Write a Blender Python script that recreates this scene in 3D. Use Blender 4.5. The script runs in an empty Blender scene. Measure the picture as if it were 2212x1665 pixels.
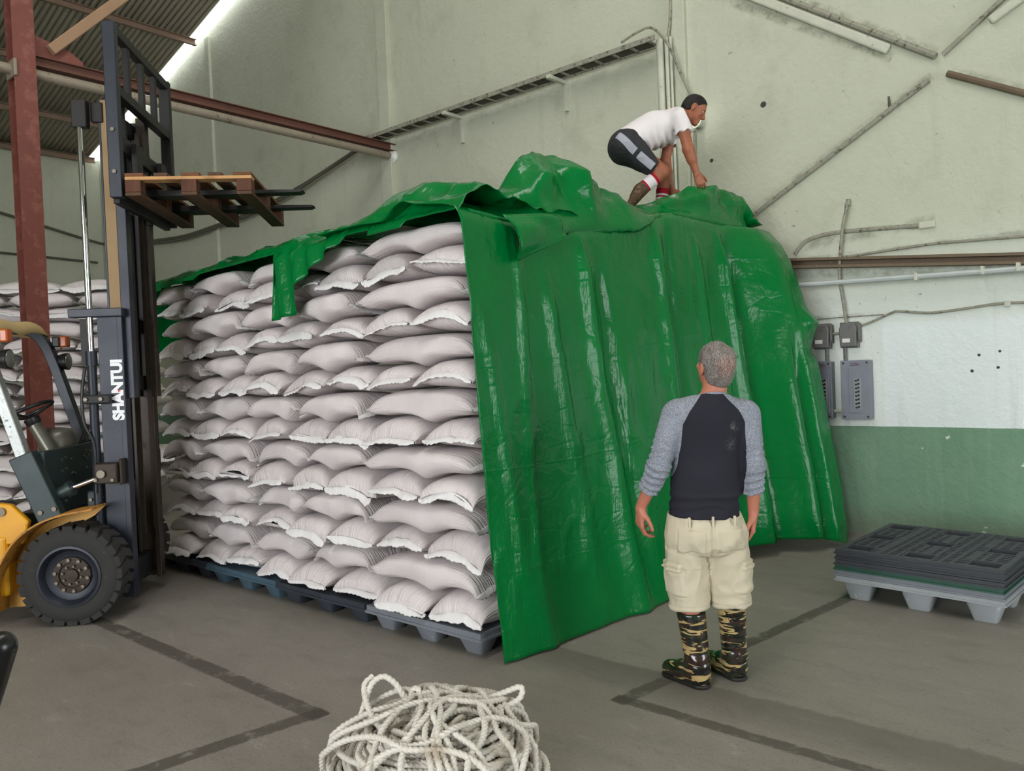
import bpy, bmesh, math, random
import numpy as np
from mathutils import Vector, Matrix, Euler

random.seed(7)
RNG = np.random.default_rng(11)
scene = bpy.context.scene
COL = scene.collection

# ------------------------------------------------------------------ camera
F_PX, CAM_H = 1700.0, 1.6
YAW, PITCH, ROLL = math.radians(40.85), math.radians(1.213), math.radians(2.29)
fw0 = Vector((-math.sin(YAW), math.cos(YAW), 0))
rt0 = Vector((math.cos(YAW), math.sin(YAW), 0))
up0 = Vector((0, 0, 1))
fw = fw0 * math.cos(PITCH) - up0 * math.sin(PITCH)
up = up0 * math.cos(PITCH) + fw0 * math.sin(PITCH)
rt = rt0 * math.cos(ROLL) - up * math.sin(ROLL)
up2 = up * math.cos(ROLL) + rt0 * math.sin(ROLL)
cam_data = bpy.data.cameras.new('camera')
cam = bpy.data.objects.new('camera', cam_data)
COL.objects.link(cam)
m = Matrix((rt, up2, -fw)).transposed().to_4x4()
m.translation = Vector((0, 0, CAM_H))
cam.matrix_world = m
cam_data.sensor_fit = 'HORIZONTAL'
cam_data.sensor_width = 36.0
cam_data.lens = F_PX / 2212.0 * 36.0
cam_data.clip_start = 0.05
scene.camera = cam

# ------------------------------------------------------------------ world, light, exposure
world = bpy.data.worlds.new('overcast_sky')
scene.world = world
world.use_nodes = True
bg = world.node_tree.nodes['Background']
bg.inputs[0].default_value = (0.93, 0.97, 1.0, 1)
bg.inputs[1].default_value = 8.0


def area_light(name, loc, target, sx, sy, power, color):
    d = bpy.data.lights.new(name, 'AREA')
    d.shape = 'RECTANGLE'
    d.size, d.size_y = sx, sy
    d.energy = power
    d.color = color
    o = bpy.data.objects.new(name, d)
    o.location = loc
    o.rotation_euler = (Vector(target) - Vector(loc)).to_track_quat('-Z', 'Y').to_euler()
    COL.objects.link(o)
    return o


# daylight through the loading doors behind and to the right of the camera, and through roof lights
area_light('daylight_rear_door', (-0.2, -8.9, 2.6), (-0.2, 0, 2.2), 7.0, 5.0, 1350, (0.95, 0.98, 1.0))
area_light('daylight_right_door', (9.9, 3.2, 2.3), (0, 3.6, 2.0), 4.5, 4.4, 620, (0.92, 0.97, 1.0))
area_light('daylight_roof_strip', (-2.0, 0.5, 9.6), (-2.6, 2.0, 0), 1.2, 9.0, 650, (1.0, 0.98, 0.94))

scene.view_settings.view_transform = 'Standard'
scene.view_settings.look = 'None'
scene.view_settings.gamma = 1.0
scene.view_settings.use_curve_mapping = False
scene.view_settings.exposure = -0.96
scene.cycles.use_denoising = True
scene.cycles.use_adaptive_sampling = True
scene.cycles.adaptive_threshold = 0.09
scene.cycles.adaptive_min_samples = 16
scene.cycles.max_bounces = 6
scene.cycles.diffuse_bounces = 3
scene.cycles.glossy_bounces = 2
scene.cycles.transmission_bounces = 5
scene.cycles.sample_clamp_indirect = 6.0


# ------------------------------------------------------------------ materials
def lin(c):
    return tuple(((v / 255) / 12.92 if v / 255 <= 0.04045 else ((v / 255 + 0.055) / 1.055) ** 2.4) for v in c)


class NT:
    """small node-tree writer"""

    def __init__(self, name):
        self.m = bpy.data.materials.new(name)
        self.m.use_nodes = True
        self.t = self.m.node_tree
        self.b = self.t.nodes['Principled BSDF']

    def n(self, typ, **kw):
        nd = self.t.nodes.new(typ)
        for k, v in kw.items():
            setattr(nd, k, v)
        return nd

    def put(self, sock, v):
        if isinstance(v, bpy.types.NodeSocket):
            self.t.links.new(v, sock)
        elif v is not None:
            try:
                sock.default_value = v
            except Exception:
                sock.default_value = (*v, 1.0)

    def math(self, op, a, b=None, c=None, clamp=False):
        nd = self.n('ShaderNodeMath', operation=op, use_clamp=clamp)
        for i, v in enumerate((a, b, c)):
            if v is not None:
                self.put(nd.inputs[i], v)
        return nd.outputs[0]

    def mix(self, fac, a, b, mode='MIX'):
        nd = self.n('ShaderNodeMix', data_type='RGBA', blend_type=mode)
        self.put(nd.inputs[0], fac)
        for sock, v in ((nd.inputs[6], a), (nd.inputs[7], b)):
            if isinstance(v, (tuple, list)) and len(v) == 3:
                v = (*v, 1.0)
            self.put(sock, v)
        return nd.outputs[2]

    def ramp(self, fac, lo, hi):
        nd = self.n('ShaderNodeMapRange', interpolation_type='SMOOTHSTEP')
        self.put(nd.inputs[0], fac)
        nd.inputs[1].default_value = lo
        nd.inputs[2].default_value = hi
        return nd.outputs[0]

    def coord(self, kind='Object', scale=(1, 1, 1), rot=(0, 0, 0), loc=(0, 0, 0)):
        if kind == 'World':
            s = self.n('ShaderNodeNewGeometry').outputs['Position']
        else:
            s = self.n('ShaderNodeTexCoord').outputs[kind]
        mp = self.n('ShaderNodeMapping')
        mp.inputs['Location'].default_value = loc
        mp.inputs['Rotation'].default_value = rot
        mp.inputs['Scale'].default_value = scale
        self.put(mp.inputs[0], s)
        return mp.outputs[0]

    def noise(self, vec, scale=5, detail=4, rough=0.55, dist=0.0):
        nd = self.n('ShaderNodeTexNoise')
        self.put(nd.inputs['Vector'], vec)
        nd.inputs['Scale'].default_value = scale
        nd.inputs['Detail'].default_value = detail
        nd.inputs['Roughness'].default_value = rough
        nd.inputs['Distortion'].default_value = dist
        return nd.outputs[0]

    def voronoi(self, vec, scale=5, feature='F1'):
        nd = self.n('ShaderNodeTexVoronoi', feature=feature)
        self.put(nd.inputs['Vector'], vec)
        nd.inputs['Scale'].default_value = scale
        return nd.outputs[0]

    def xyz(self, vec):
        nd = self.n('ShaderNodeSeparateXYZ')
        self.put(nd.inputs[0], vec)
        return nd.outputs

    def bump(self, h, strength=0.3, dist=0.01, normal=None):
        nd = self.n('ShaderNodeBump')
        nd.inputs['Strength'].default_value = strength
        nd.inputs['Distance'].default_value = dist
        self.put(nd.inputs['Height'], h)
        if normal is not None:
            self.put(nd.inputs['Normal'], normal)
        return nd.outputs[0]

    def out(self, color=None, rough=None, metal=None, normal=None, **kw):
        self.put(self.b.inputs['Base Color'], color if not (isinstance(color, tuple) and len(color) == 3) else (*color, 1))
        self.put(self.b.inputs['Roughness'], rough)
        self.put(self.b.inputs['Metallic'], metal)
        self.put(self.b.inputs['Normal'], normal)
        for k, v in kw.items():
            self.put(self.b.inputs[k.replace('_', ' ')], v)
        return self.m


MATS = {}


def mat(name, rgb, rough=0.55, metal=0.0, var=0.18, vs=5.0, bump=0.15, bs=60.0, wear=None, wear_amt=0.55, spec=0.5, coat=0.0):
    """painted / plain surface with tone variation, fine bump and optional worn patches"""
    if name in MATS:
        return MATS[name]
    t = NT(name)
    v = t.coord('Object')
    n1 = t.noise(v, vs, 5)
    c = lin(rgb)
    lo = tuple(x * (1 - var) for x in c)
    hi = tuple(min(1, x * (1 + var)) for x in c)
    col = t.mix(n1, lo, hi)
    if wear:
        n2 = t.ramp(t.noise(v, vs * 2.7, 8, 0.7), wear_amt, wear_amt + 0.12)
        col = t.mix(n2, col, lin(wear))
    r = t.math('MULTIPLY_ADD', n1, 0.2, rough - 0.1, clamp=True)
    nb = t.bump(t.noise(v, bs, 3), bump, 0.004)
    MATS[name] = t.out(col, r, metal, nb, Specular_IOR_Level=spec, Coat_Weight=coat)
    return MATS[name]


# ------------------------------------------------------------------ objects
def link(o, parent=None):
    COL.objects.link(o)
    if parent is not None:
        o.parent = parent
    return o


def tag(o, label=None, cat=None, group=None, kind=None):
    if label:
        o['label'] = label
    if cat:
        o['category'] = cat
    if group:
        o['group'] = group
    if kind:
        o['kind'] = kind
    return o


def empty(name, loc=(0, 0, 0), rz=0.0):
    o = bpy.data.objects.new(name, None)
    o.empty_display_size = 0.1
    o.location = loc
    o.rotation_euler = (0, 0, rz)
    return link(o)


class MB:
    """collects shapes into one mesh"""

    def __init__(self):
        self.v, self.f, self.mi = [], [], []
        self.cur = 0

    def add(self, verts, faces):
        k = len(self.v)
        self.v.extend([tuple(map(float, p)) for p in verts])
        self.f.extend([tuple(int(i) + k for i in f) for f in faces])
        self.mi.extend([self.cur] * len(faces))
        return self

    def box(self, c, s, rot=None, taper=None):
        hx, hy, hz = s[0] / 2, s[1] / 2, s[2] / 2
        tx, ty = taper or (1, 1)
        vs = [(-hx * tx, -hy * ty, -hz), (hx * tx, -hy * ty, -hz), (hx * tx, hy * ty, -hz), (-hx * tx, hy * ty, -hz),
              (-hx, -hy, hz), (hx, -hy, hz), (hx, hy, hz), (-hx, hy, hz)]
        R = (Euler(rot).to_matrix() if rot is not None and not isinstance(rot, Matrix) else rot)
        o = []
        for p in vs:
            p = Vector(p)
            if R is not None:
                p = R @ p
            o.append(p + Vector(c))
        return self.add(o, [(0, 3, 2, 1), (4, 5, 6, 7), (0, 1, 5, 4), (1, 2, 6, 5), (2, 3, 7, 6), (3, 0, 4, 7)])

    def span(self, a, b):
        """axis aligned box between two corners"""
        a, b = np.array(a, float), np.array(b, float)
        return self.box((a + b) / 2, np.abs(b - a))

    def bar(self, p, q, w, h, upv=(0, 0, 1)):
        """square bar from p to q"""
        p, q = Vector(p), Vector(q)
        d = (q - p)
        L = d.length
        x = d.normalized()
        z = Vector(upv)
        y = z.cross(x)
        if y.length < 1e-5:
            y = Vector((0, 1, 0)).cross(x)
        y.normalize()
        z = x.cross(y)
        return self.box((p + q) / 2, (L, w, h), Matrix((x, y, z)).transposed())

    def tube(self, path, r, n=10, cap=True, phase=0.0):
        path = [Vector(p) for p in path]
        rs = r if isinstance(r, (list, tuple, np.ndarray)) else [r] * len(path)
        vs, fs = [], []
        t0 = (path[1] - path[0]).normalized()
        a = Vector((0, 0, 1)) if abs(t0.z) < 0.9 else Vector((1, 0, 0))
        u = t0.cross(a).normalized()
        for i, p in enumerate(path):
            if i == 0:
                t = path[1] - path[0]
            elif i == len(path) - 1:
                t = path[-1] - path[-2]
            else:
                t = path[i + 1] - path[i - 1]
            t.normalize()
            u = (u - t * u.dot(t)).normalized()
            w = t.cross(u)
            for k in range(n):
                an = 2 * math.pi * k / n + phase
                vs.append(p + (u * math.cos(an) + w * math.sin(an)) * rs[i])
        for i in range(len(path) - 1):
            for k in range(n):
                k2 = (k + 1) % n
                fs.append((i * n + k, i * n + k2, (i + 1) * n + k2, (i + 1) * n + k))
        if cap:
            fs.append(tuple(reversed(range(n))))
            fs.append(tuple(range((len(path) - 1) * n, len(path) * n)))
        return self.add(vs, fs)

    def lathe(self, prof, n=24, c=(0, 0, 0), rot=None, caps=True):
        """profile of (radius, height) about local z"""
        R = Euler(rot).to_matrix() if rot is not None and not isinstance(rot, Matrix) else rot
        vs, fs = [], []
        for (r, h) in prof:
            for k in range(n):
                a = 2 * math.pi * k / n
                p = Vector((r * math.cos(a), r * math.sin(a), h))
                if R is not None:
                    p = R @ p
                vs.append(p + Vector(c))
        for i in range(len(prof) - 1):
            for k in range(n):
                k2 = (k + 1) % n
                fs.append((i * n + k, i * n + k2, (i + 1) * n + k2, (i + 1) * n + k))
        if caps:
            fs.append(tuple(reversed(range(n))))
            fs.append(tuple(range((len(prof) - 1) * n, len(prof) * n)))
        return self.add(vs, fs)

    def prism(self, pts, o, ux, uy, depth):
        """outline pts (a,b) placed at o + a*ux + b*uy, thickened along ux x uy by depth"""
        ux, uy, o = Vector(ux), Vector(uy), Vector(o)
        w = ux.cross(uy).normalized() * depth
        n = len(pts)
        vs = [o + ux * a + uy * b for a, b in pts] + [o + ux * a + uy * b + w for a, b in pts]
        fs = [tuple(reversed(range(n))), tuple(range(n, 2 * n))]
        for i in range(n):
            j = (i + 1) % n
            fs.append((i, j, n + j, n + i))
        return self.add(vs, fs)

    def ball(self, c, r, nu=14, nv=9):
        rr = r if isinstance(r, (tuple, list)) else (r, r, r)
        vs, fs = [], []
        for j in range(nv + 1):
            ph = math.pi * j / nv
            for i in range(nu):
                th = 2 * math.pi * i / nu
                vs.append((c[0] + rr[0] * math.sin(ph) * math.cos(th), c[1] + rr[1] * math.sin(ph) * math.sin(th), c[2] + rr[2] * math.cos(ph)))
        for j in range(nv):
            for i in range(nu):
                i2 = (i + 1) % nu
                fs.append((j * nu + i, (j + 1) * nu + i, (j + 1) * nu + i2, j * nu + i2))
        return self.add(vs, fs)

    def build(self, name, mats, parent=None, smooth=None, bevel=0.0, bseg=2):
        me = bpy.data.meshes.new(name)
        me.from_pydata(self.v, [], self.f)
        for mm in (mats if isinstance(mats, (list, tuple)) else [mats]):
            me.materials.append(mm)
        if any(self.mi):
            me.polygons.foreach_set('material_index', self.mi)
        bm = bmesh.new()
        bm.from_mesh(me)
        bmesh.ops.recalc_face_normals(bm, faces=bm.faces)
        bm.to_mesh(me)
        bm.free()
        if smooth is not None:
            me.polygons.foreach_set('use_smooth', [True] * len(me.polygons))
            me.set_sharp_from_angle(angle=math.radians(smooth))
        me.update()
        o = bpy.data.objects.new(name, me)
        link(o, parent)
        if bevel:
            b = o.modifiers.new('bevel', 'BEVEL')
            b.width = bevel
            b.segments = bseg
            b.limit_method = 'ANGLE'
            b.angle_limit = math.radians(40)
            b.harden_normals = False
        return o


def grid_mesh(name, V, mats, parent=None, uv=None, close_u=False, smooth=True, extra=None):
    """V is (nu, nv, 3)"""
    nu, nv = V.shape[:2]
    idx = np.arange(nu * nv).reshape(nu, nv)
    if close_u:
        a = idx
        b = np.roll(idx, -1, axis=0)
    else:
        a, b = idx[:-1], idx[1:]
    q = np.stack([a[:, :-1], b[:, :-1], b[:, 1:], a[:, 1:]], -1).reshape(-1, 4)
    me = bpy.data.meshes.new(name)
    vs = V.reshape(-1, 3)
    faces = q.tolist()
    if extra:
        faces += extra
    me.from_pydata(vs.tolist(), [], faces)
    for mm in (mats if isinstance(mats, (list, tuple)) else [mats]):
        me.materials.append(mm)
    if uv is not None:
        l = me.uv_layers.new(name='UVMap')
        li = np.zeros(len(me.loops), dtype=np.int32)
        me.loops.foreach_get('vertex_index', li)
        u = uv.reshape(-1, 2)[li]
        l.data.foreach_set('uv', u.astype(np.float32).ravel())
    if smooth:
        me.polygons.foreach_set('use_smooth', [True] * len(me.polygons))
    me.update()
    o = bpy.data.objects.new(name, me)
    return link(o, parent)


def spline(pts, n=8):
    """catmull-rom through points"""
    P = [np.array(p, float) for p in pts]
    P = [2 * P[0] - P[1]] + P + [2 * P[-1] - P[-2]]
    out = []
    for i in range(1, len(P) - 2):
        p0, p1, p2, p3 = P[i - 1], P[i], P[i + 1], P[i + 2]
        for k in range(n):
            t = k / n
            out.append(0.5 * ((2 * p1) + (-p0 + p2) * t + (2 * p0 - 5 * p1 + 4 * p2 - p3) * t * t + (-p0 + 3 * p1 - 3 * p2 + p3) * t ** 3))
    out.append(P[-2])
    return [tuple(p) for p in out]


def vnoise(p, seed=0):
    """smooth value noise, p (...,d) with d 1..3, result about -1..1"""
    p = np.asarray(p, float)
    i = np.floor(p).astype(np.int64)
    f = p - i
    f = f * f * (3 - 2 * f)
    d = p.shape[-1]

    def h(ix):
        n = np.full(ix.shape[:-1], seed * 7919 + 13, dtype=np.int64)
        for k in range(d):
            n = (n * 73856093) ^ (ix[..., k] * (19349663 + 83492791 * k))
            n = (n ^ (n >> 13)) * 1274126177
            n &= 0x7fffffff
        return n / 0x3fffffff - 1.0
    r = 0
    for c in range(2 ** d):
        off = np.array([(c >> k) & 1 for k in range(d)])
        w = np.prod(np.where(off, f, 1 - f), axis=-1)
        r = r + w * h(i + off)
    return r
# ================================================================== the room
YW = 7.35            # gable wall
XL = -18.1           # side wall under the eaves


def roof_z(x):
    return 8.07 + 0.26 * (x + 12.22) if x < 0 else 8.07 + 0.26 * 12.22 - 0.26 * x


def wall_material():
    t = NT('painted_plaster')
    w = t.coord('World')
    X, Y, Z = t.xyz(w)
    big = t.noise(w, 0.35, 4)
    mid = t.noise(w, 2.2, 6, 0.65)
    pale = t.mix(big, lin((202, 204, 184)), lin((184, 188, 168)))
    pale = t.mix(t.math('MULTIPLY', t.ramp(mid, 0.50, 0.75), .45), pale, lin((168, 172, 150)))
    # smoother, whiter repainted bay beside the breaker boxes
    bay = t.math('MULTIPLY', t.ramp(X, -2.06, -2.03), t.math('SUBTRACT', 1.0, t.ramp(Z, 1.80, 1.92)))
    low = t.math('SUBTRACT', 1.0, t.ramp(Z, 1.6, 2.9))
    right = t.math('MULTIPLY', t.ramp(X, -3.6, -2.2), low)  # stronger daylight low on the right, painted into the plaster colour
    pale = t.mix(right, pale, lin((222, 228, 222)))
    pale = t.mix(bay, pale, lin((228, 235, 234)))
    # specks of soot and chipped paint
    sp = t.ramp(t.noise(w, 16, 3, 0.6), 0.68, 0.76)
    sp = t.math('MULTIPLY', sp, t.ramp(t.noise(w, 1.7, 2), 0.45, 0.65))
    nobay = t.math('SUBTRACT', 1.0, bay)
    pale = t.mix(t.math('MULTIPLY', t.math('MULTIPLY', sp, 0.7), nobay), pale, lin((98, 98, 82)))
    # drip streaks running down
    vs = t.coord('World', scale=(6, 6, 0.35))
    st = t.ramp(t.noise(vs, 1.0, 4, 0.6), 0.58, 0.78)
    pale = t.mix(t.math('MULTIPLY', st, 0.22), pale, lin((150, 150, 132)))
    # soot settled along the conduits and cables
    grime = t.ramp(t.noise(w, 7, 5, .7), .35, .7)
    for (x0, z0, x1, z1, wd, amt) in ((-3.6, 5.54, -1.56, 4.08, .05, .55), (-3.6, 5.25, -1.9, 4.13, .05, .6), (-1.48, 3.91, 0, 3.08, .05, .5), (-3.4, 2.90, -1.6, 3.90, .045, .5),
                                     (-2.76, 2.63, -1.6, 2.70, .06, .55), (-3.2, 2.50, -.5, 2.51, .03, .5), (-3.4, 2.43, -.96, 2.23, .05, .5), (-2.75, 1.95, -2.03, 1.95, .03, .5), (-9, 4.80, -4.1, 4.80, .07, .25)):
        L = math.hypot(x1 - x0, z1 - z0)
        ux, uz = (x1 - x0) / L, (z1 - z0) / L
        dx, dz = t.math('SUBTRACT', X, x0), t.math('SUBTRACT', Z, z0)
        al = t.math('ADD', t.math('MULTIPLY', dx, ux), t.math('MULTIPLY', dz, uz))
        ac = t.math('ABSOLUTE', t.math('ADD', t.math('MULTIPLY', dx, -uz), t.math('MULTIPLY', dz, ux)))
        mk = t.math('SUBTRACT', 1.0, t.ramp(ac, wd * .25, wd * 1.2))
        mk = t.math('MULTIPLY', mk, t.math('MULTIPLY', t.math('GREATER_THAN', al, 0), t.math('LESS_THAN', al, L)))
        pale = t.mix(t.math('MULTIPLY', t.math('MULTIPLY', mk, grime), amt), pale, lin((96, 92, 76)))
    # green dado
    gn = t.noise(w, 1.6, 7, 0.7)
    green = t.mix(gn, lin((100, 138, 112)), lin((132, 160, 136)))
    green = t.mix(t.math('MULTIPLY', t.ramp(t.noise(vs, 1.5, 5, 0.65), 0.5, 0.8), 0.35), green, lin((140, 168, 146)))
    chip = t.ramp(t.noise(w, 5.5, 3, 0.5), 0.70, 0.71)
    green = t.mix(t.ramp(gn, .6, .8), green, lin((88, 128, 102)))
    green = t.mix(chip, green, lin((205, 214, 206)))
    edge = t.math('MULTIPLY_ADD', t.noise(w, 3, 2), 0.012, 0.958)
    dado = t.math('LESS_THAN', Z, edge)
    foot = t.math('SUBTRACT', 1.0, t.ramp(Z, 0.0, 0.32))
    green = t.mix(t.math('MULTIPLY', foot, 0.55), green, lin((112, 108, 96)))
    col = t.mix(dado, pale, green)
    # anchor holes left in the wall
    for hx, hz, hr in ((-1.312, 1.560, 0.012), (-1.365, 1.432, 0.013), (-1.165, 1.585, 0.011), (-1.180, 1.455, 0.012), (-3.05, 4.02, 0.03), (-3.6, 3.6, .02)):
        dx = t.math('SUBTRACT', X, hx)
        dz = t.math('SUBTRACT', Z, hz)
        dd = t.math('SQRT', t.math('ADD', t.math('MULTIPLY', dx, dx), t.math('MULTIPLY', dz, dz)))
        hole = t.math('SUBTRACT', 1.0, t.ramp(dd, hr * 0.8, hr * 1.15))
        col = t.mix(hole, col, lin((70, 70, 64)))
    h = t.math('ADD', t.math('MULTIPLY', mid, 1.0), t.math('MULTIPLY', t.noise(w, 14, 5, 0.6), 0.45))
    return t.out(col, 0.82, 0.0, t.bump(h, 0.6, 0.035), Specular_IOR_Level=0.25)


def floor_material():
    t = NT('worn_concrete')
    w = t.coord('World')
    X, Y, Z = t.xyz(w)
    a = t.noise(w, 0.9, 8, 0.65)
    st = t.noise(t.coord('World', scale=(1.2, 2.6, 1), rot=(0, 0, 0.25)), 2.6, 8, 0.72, .4)
    fine = t.noise(w, 60, 3, 0.6)
    col = t.mix(a, lin((102, 94, 85)), lin((138, 131, 121)))
    col = t.mix(t.ramp(st, 0.45, 0.75), col, lin((87, 79, 70)))
    col = t.mix(t.math('MULTIPLY', t.ramp(st, 0.30, 0.42), 0.5), lin((150, 146, 138)), col)
    col = t.mix(t.math('MULTIPLY', t.ramp(fine, 0.5, 0.72), 0.3), col, lin((84, 80, 74)))
    wob = t.math('MULTIPLY', t.math('SUBTRACT', t.noise(w, 9, 4, 0.7), 0.5), 0.05)

    def strip(x0, y0, x1, y1, wd):
        L = math.hypot(x1 - x0, y1 - y0)
        ux, uy = (x1 - x0) / L, (y1 - y0) / L
        dx, dy = t.math('SUBTRACT', X, x0), t.math('SUBTRACT', Y, y0)
        al = t.math('ADD', t.math('MULTIPLY', dx, ux), t.math('MULTIPLY', dy, uy))
        ac = t.math('ADD', t.math('MULTIPLY', dx, -uy), t.math('MULTIPLY', dy, ux))
        ac = t.math('ABSOLUTE', t.math('ADD', ac, wob))
        m1 = t.math('SUBTRACT', 1.0, t.ramp(ac, wd / 2 - 0.008, wd / 2 + 0.008))
        m2 = t.math('MULTIPLY', t.math('GREATER_THAN', al, 0.0), t.math('LESS_THAN', al, L))
        return t.math('MULTIPLY', m1, m2)
    worn = t.math('MULTIPLY_ADD', t.ramp(t.noise(w, 9, 6, 0.75), 0.5, 0.66), -0.7, 0.78)
    for s in ((-7.5, 2.14, -3.12, 2.15, 0.10), (-3.17, 2.2, -3.45, 0.6, 0.10), (-2.13, 3.13, 1.5, 3.11, 0.075), (-2.09, 3.08, -1.72, 5.45, 0.085)):
        col = t.mix(t.math('MULTIPLY', strip(*s), worn), col, lin((72, 67, 60)))
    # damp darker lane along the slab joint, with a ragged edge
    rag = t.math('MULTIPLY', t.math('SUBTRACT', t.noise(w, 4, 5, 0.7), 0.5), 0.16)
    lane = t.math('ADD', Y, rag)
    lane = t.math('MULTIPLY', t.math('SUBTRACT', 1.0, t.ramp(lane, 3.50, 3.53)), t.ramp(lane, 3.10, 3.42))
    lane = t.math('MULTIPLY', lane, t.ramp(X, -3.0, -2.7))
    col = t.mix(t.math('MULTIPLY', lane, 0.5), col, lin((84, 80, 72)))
    # oil blots
    bl = t.ramp(t.noise(w, 1.3, 3, 0.5), 0.66, 0.74)
    col = t.mix(t.math('MULTIPLY', bl, 0.35), col, lin((78, 73, 66)))
    h = t.math('ADD', fine, t.math('MULTIPLY', st, 1.5))
    return t.out(col, t.math('MULTIPLY_ADD', a, 0.25, 0.5), 0.0, t.bump(h, 0.25, 0.006), Specular_IOR_Level=0.35)


WALL = wall_material()
b = MB()
b.add([(XL, -9, 0), (10, -9, 0), (10, YW, 0), (XL, YW, 0)], [(0, 1, 2, 3)])
b.box(((XL + 10) / 2, (YW - 9) / 2, -0.1), (10 - XL, YW + 9, 0.18))
floor = tag(b.build('floor', floor_material()), kind='structure')

# gable wall: stops just under the sheets so that a slit of sky stays open
pts = [(XL, 0), (10, 0), (10, roof_z(10) - .05), (0, roof_z(0) - .02), (-13.25, roof_z(-13.25) - .02), (-13.3, roof_z(-13.3) + .10), (-14.05, roof_z(-14.05) + .09), (-14.1, roof_z(-14.1) - .02), (-15.6, roof_z(-15.6) - .02), (-15.65, roof_z(-15.65) + .1), (XL, roof_z(XL) + .1)]
b = MB().prism(pts, (0, YW, 0), (1, 0, 0), (0, 0, 1), -0.2)
wall_back = tag(b.build('wall_back', WALL), kind='structure')
b = MB().span((XL - 0.2, -9, 0), (XL, YW + .2, roof_z(XL) - 0.02))
tag(b.build('wall_left', WALL), kind='structure')
# rear and right walls with the open loading doors that let the day in (all behind the camera)
b = MB()
b.span((XL, -9.2, 0), (-3.8, -9, 6)).span((3.4, -9.2, 0), (10, -9, 6)).span((-3.8, -9.2, 5.1), (3.4, -9, 6))
b.prism([(XL, 6), (10, 6), (10, roof_z(10)), (0, roof_z(0)), (XL, roof_z(XL))], (0, -9, 0), (1, 0, 0), (0, 0, 1), 0.2)
tag(b.build('wall_rear', WALL), kind='structure')
b = MB()
b.span((10, -9, 0), (10.2, 0.9, roof_z(10))).span((10, 5.5, 0), (10.2, YW, roof_z(10))).span((10, 0.9, 4.6), (10.2, 5.5, roof_z(10)))
tag(b.build('wall_right', WALL), kind='structure')

# shallow plaster piers on the gable wall
for i, (x, wd, d) in enumerate(((-13.2, 0.14, 0.05), (-8.45, 0.22, 0.07), (-3.92, 0.2, 0.06))):
    b = MB().span((x - wd / 2, YW - d, 0), (x + wd / 2, YW + .01, roof_z(x) - 0.1))
    tag(b.build('trim_%d' % (i + 1), WALL, bevel=0.008), kind='structure')


def roof_mat():
    t = NT('zinc_sheet')
    v = t.coord('World', scale=(0.6, 4, 1))
    n1 = t.noise(v, 2.0, 6, 0.65)
    col = t.mix(n1, lin((204, 196, 180)), lin((164, 155, 138)))
    rust = t.ramp(t.noise(t.coord('World'), 1.1, 6, 0.7), 0.58, 0.72)
    col = t.mix(t.math('MULTIPLY', rust, 0.5), col, lin((104, 80, 58)))
    return t.out(col, 0.5, 0.1, t.bump(n1, 0.1, 0.01))


# corrugated sheets, two slopes
def sheet(name, x0, x1, y0, y1):
    nx, ny = 2, int((y1 - y0) / 0.0119)
    xs = np.linspace(x0, x1, nx)
    ys = np.linspace(y0, y1, ny)
    V = np.zeros((nx, ny, 3))
    for i, x in enumerate(xs):
        V[i, :, 0] = x
        V[i, :, 1] = ys
        V[i, :, 2] = roof_z(x) + 0.022 * np.sin(ys * 2 * math.pi / 0.095)
    return V


RM = roof_mat()
V1 = sheet('a', XL - 0.3, -0.001, -9.2, YW - 0.20)
o = grid_mesh('ceiling', V1, RM)
tag(o, kind='structure')
s = o.modifiers.new('solid', 'SOLIDIFY')
s.thickness = 0.004
V2 = sheet('b', 0.001, 10.3, -9.2, YW - 0.02)
o = grid_mesh('ceiling_right', V2, RM)
tag(o, kind='structure')
s = o.modifiers.new('solid', 'SOLIDIFY')
s.thickness = 0.004
# ================================================================== plastic pallets
def plastic(name, rgb):
    return mat(name, rgb, 0.5, var=0.2, vs=7, bump=0.12, bs=80, wear=tuple(min(255, int(c * 1.22 + 16)) for c in rgb), wear_amt=0.6)


PL_GREY = plastic('grey_plastic', (120, 124, 132))
PL_DARK = plastic('dark_blue_grey_plastic', (52, 57, 66))
PL_TEAL = plastic('blue_plastic', (70, 92, 106))
PL_GREEN = plastic('green_plastic', (44, 84, 70))
PL_BLACK = plastic('charcoal_plastic', (58, 60, 66))
PL_LIGHT = plastic('light_grey_plastic', (150, 154, 158))


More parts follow.
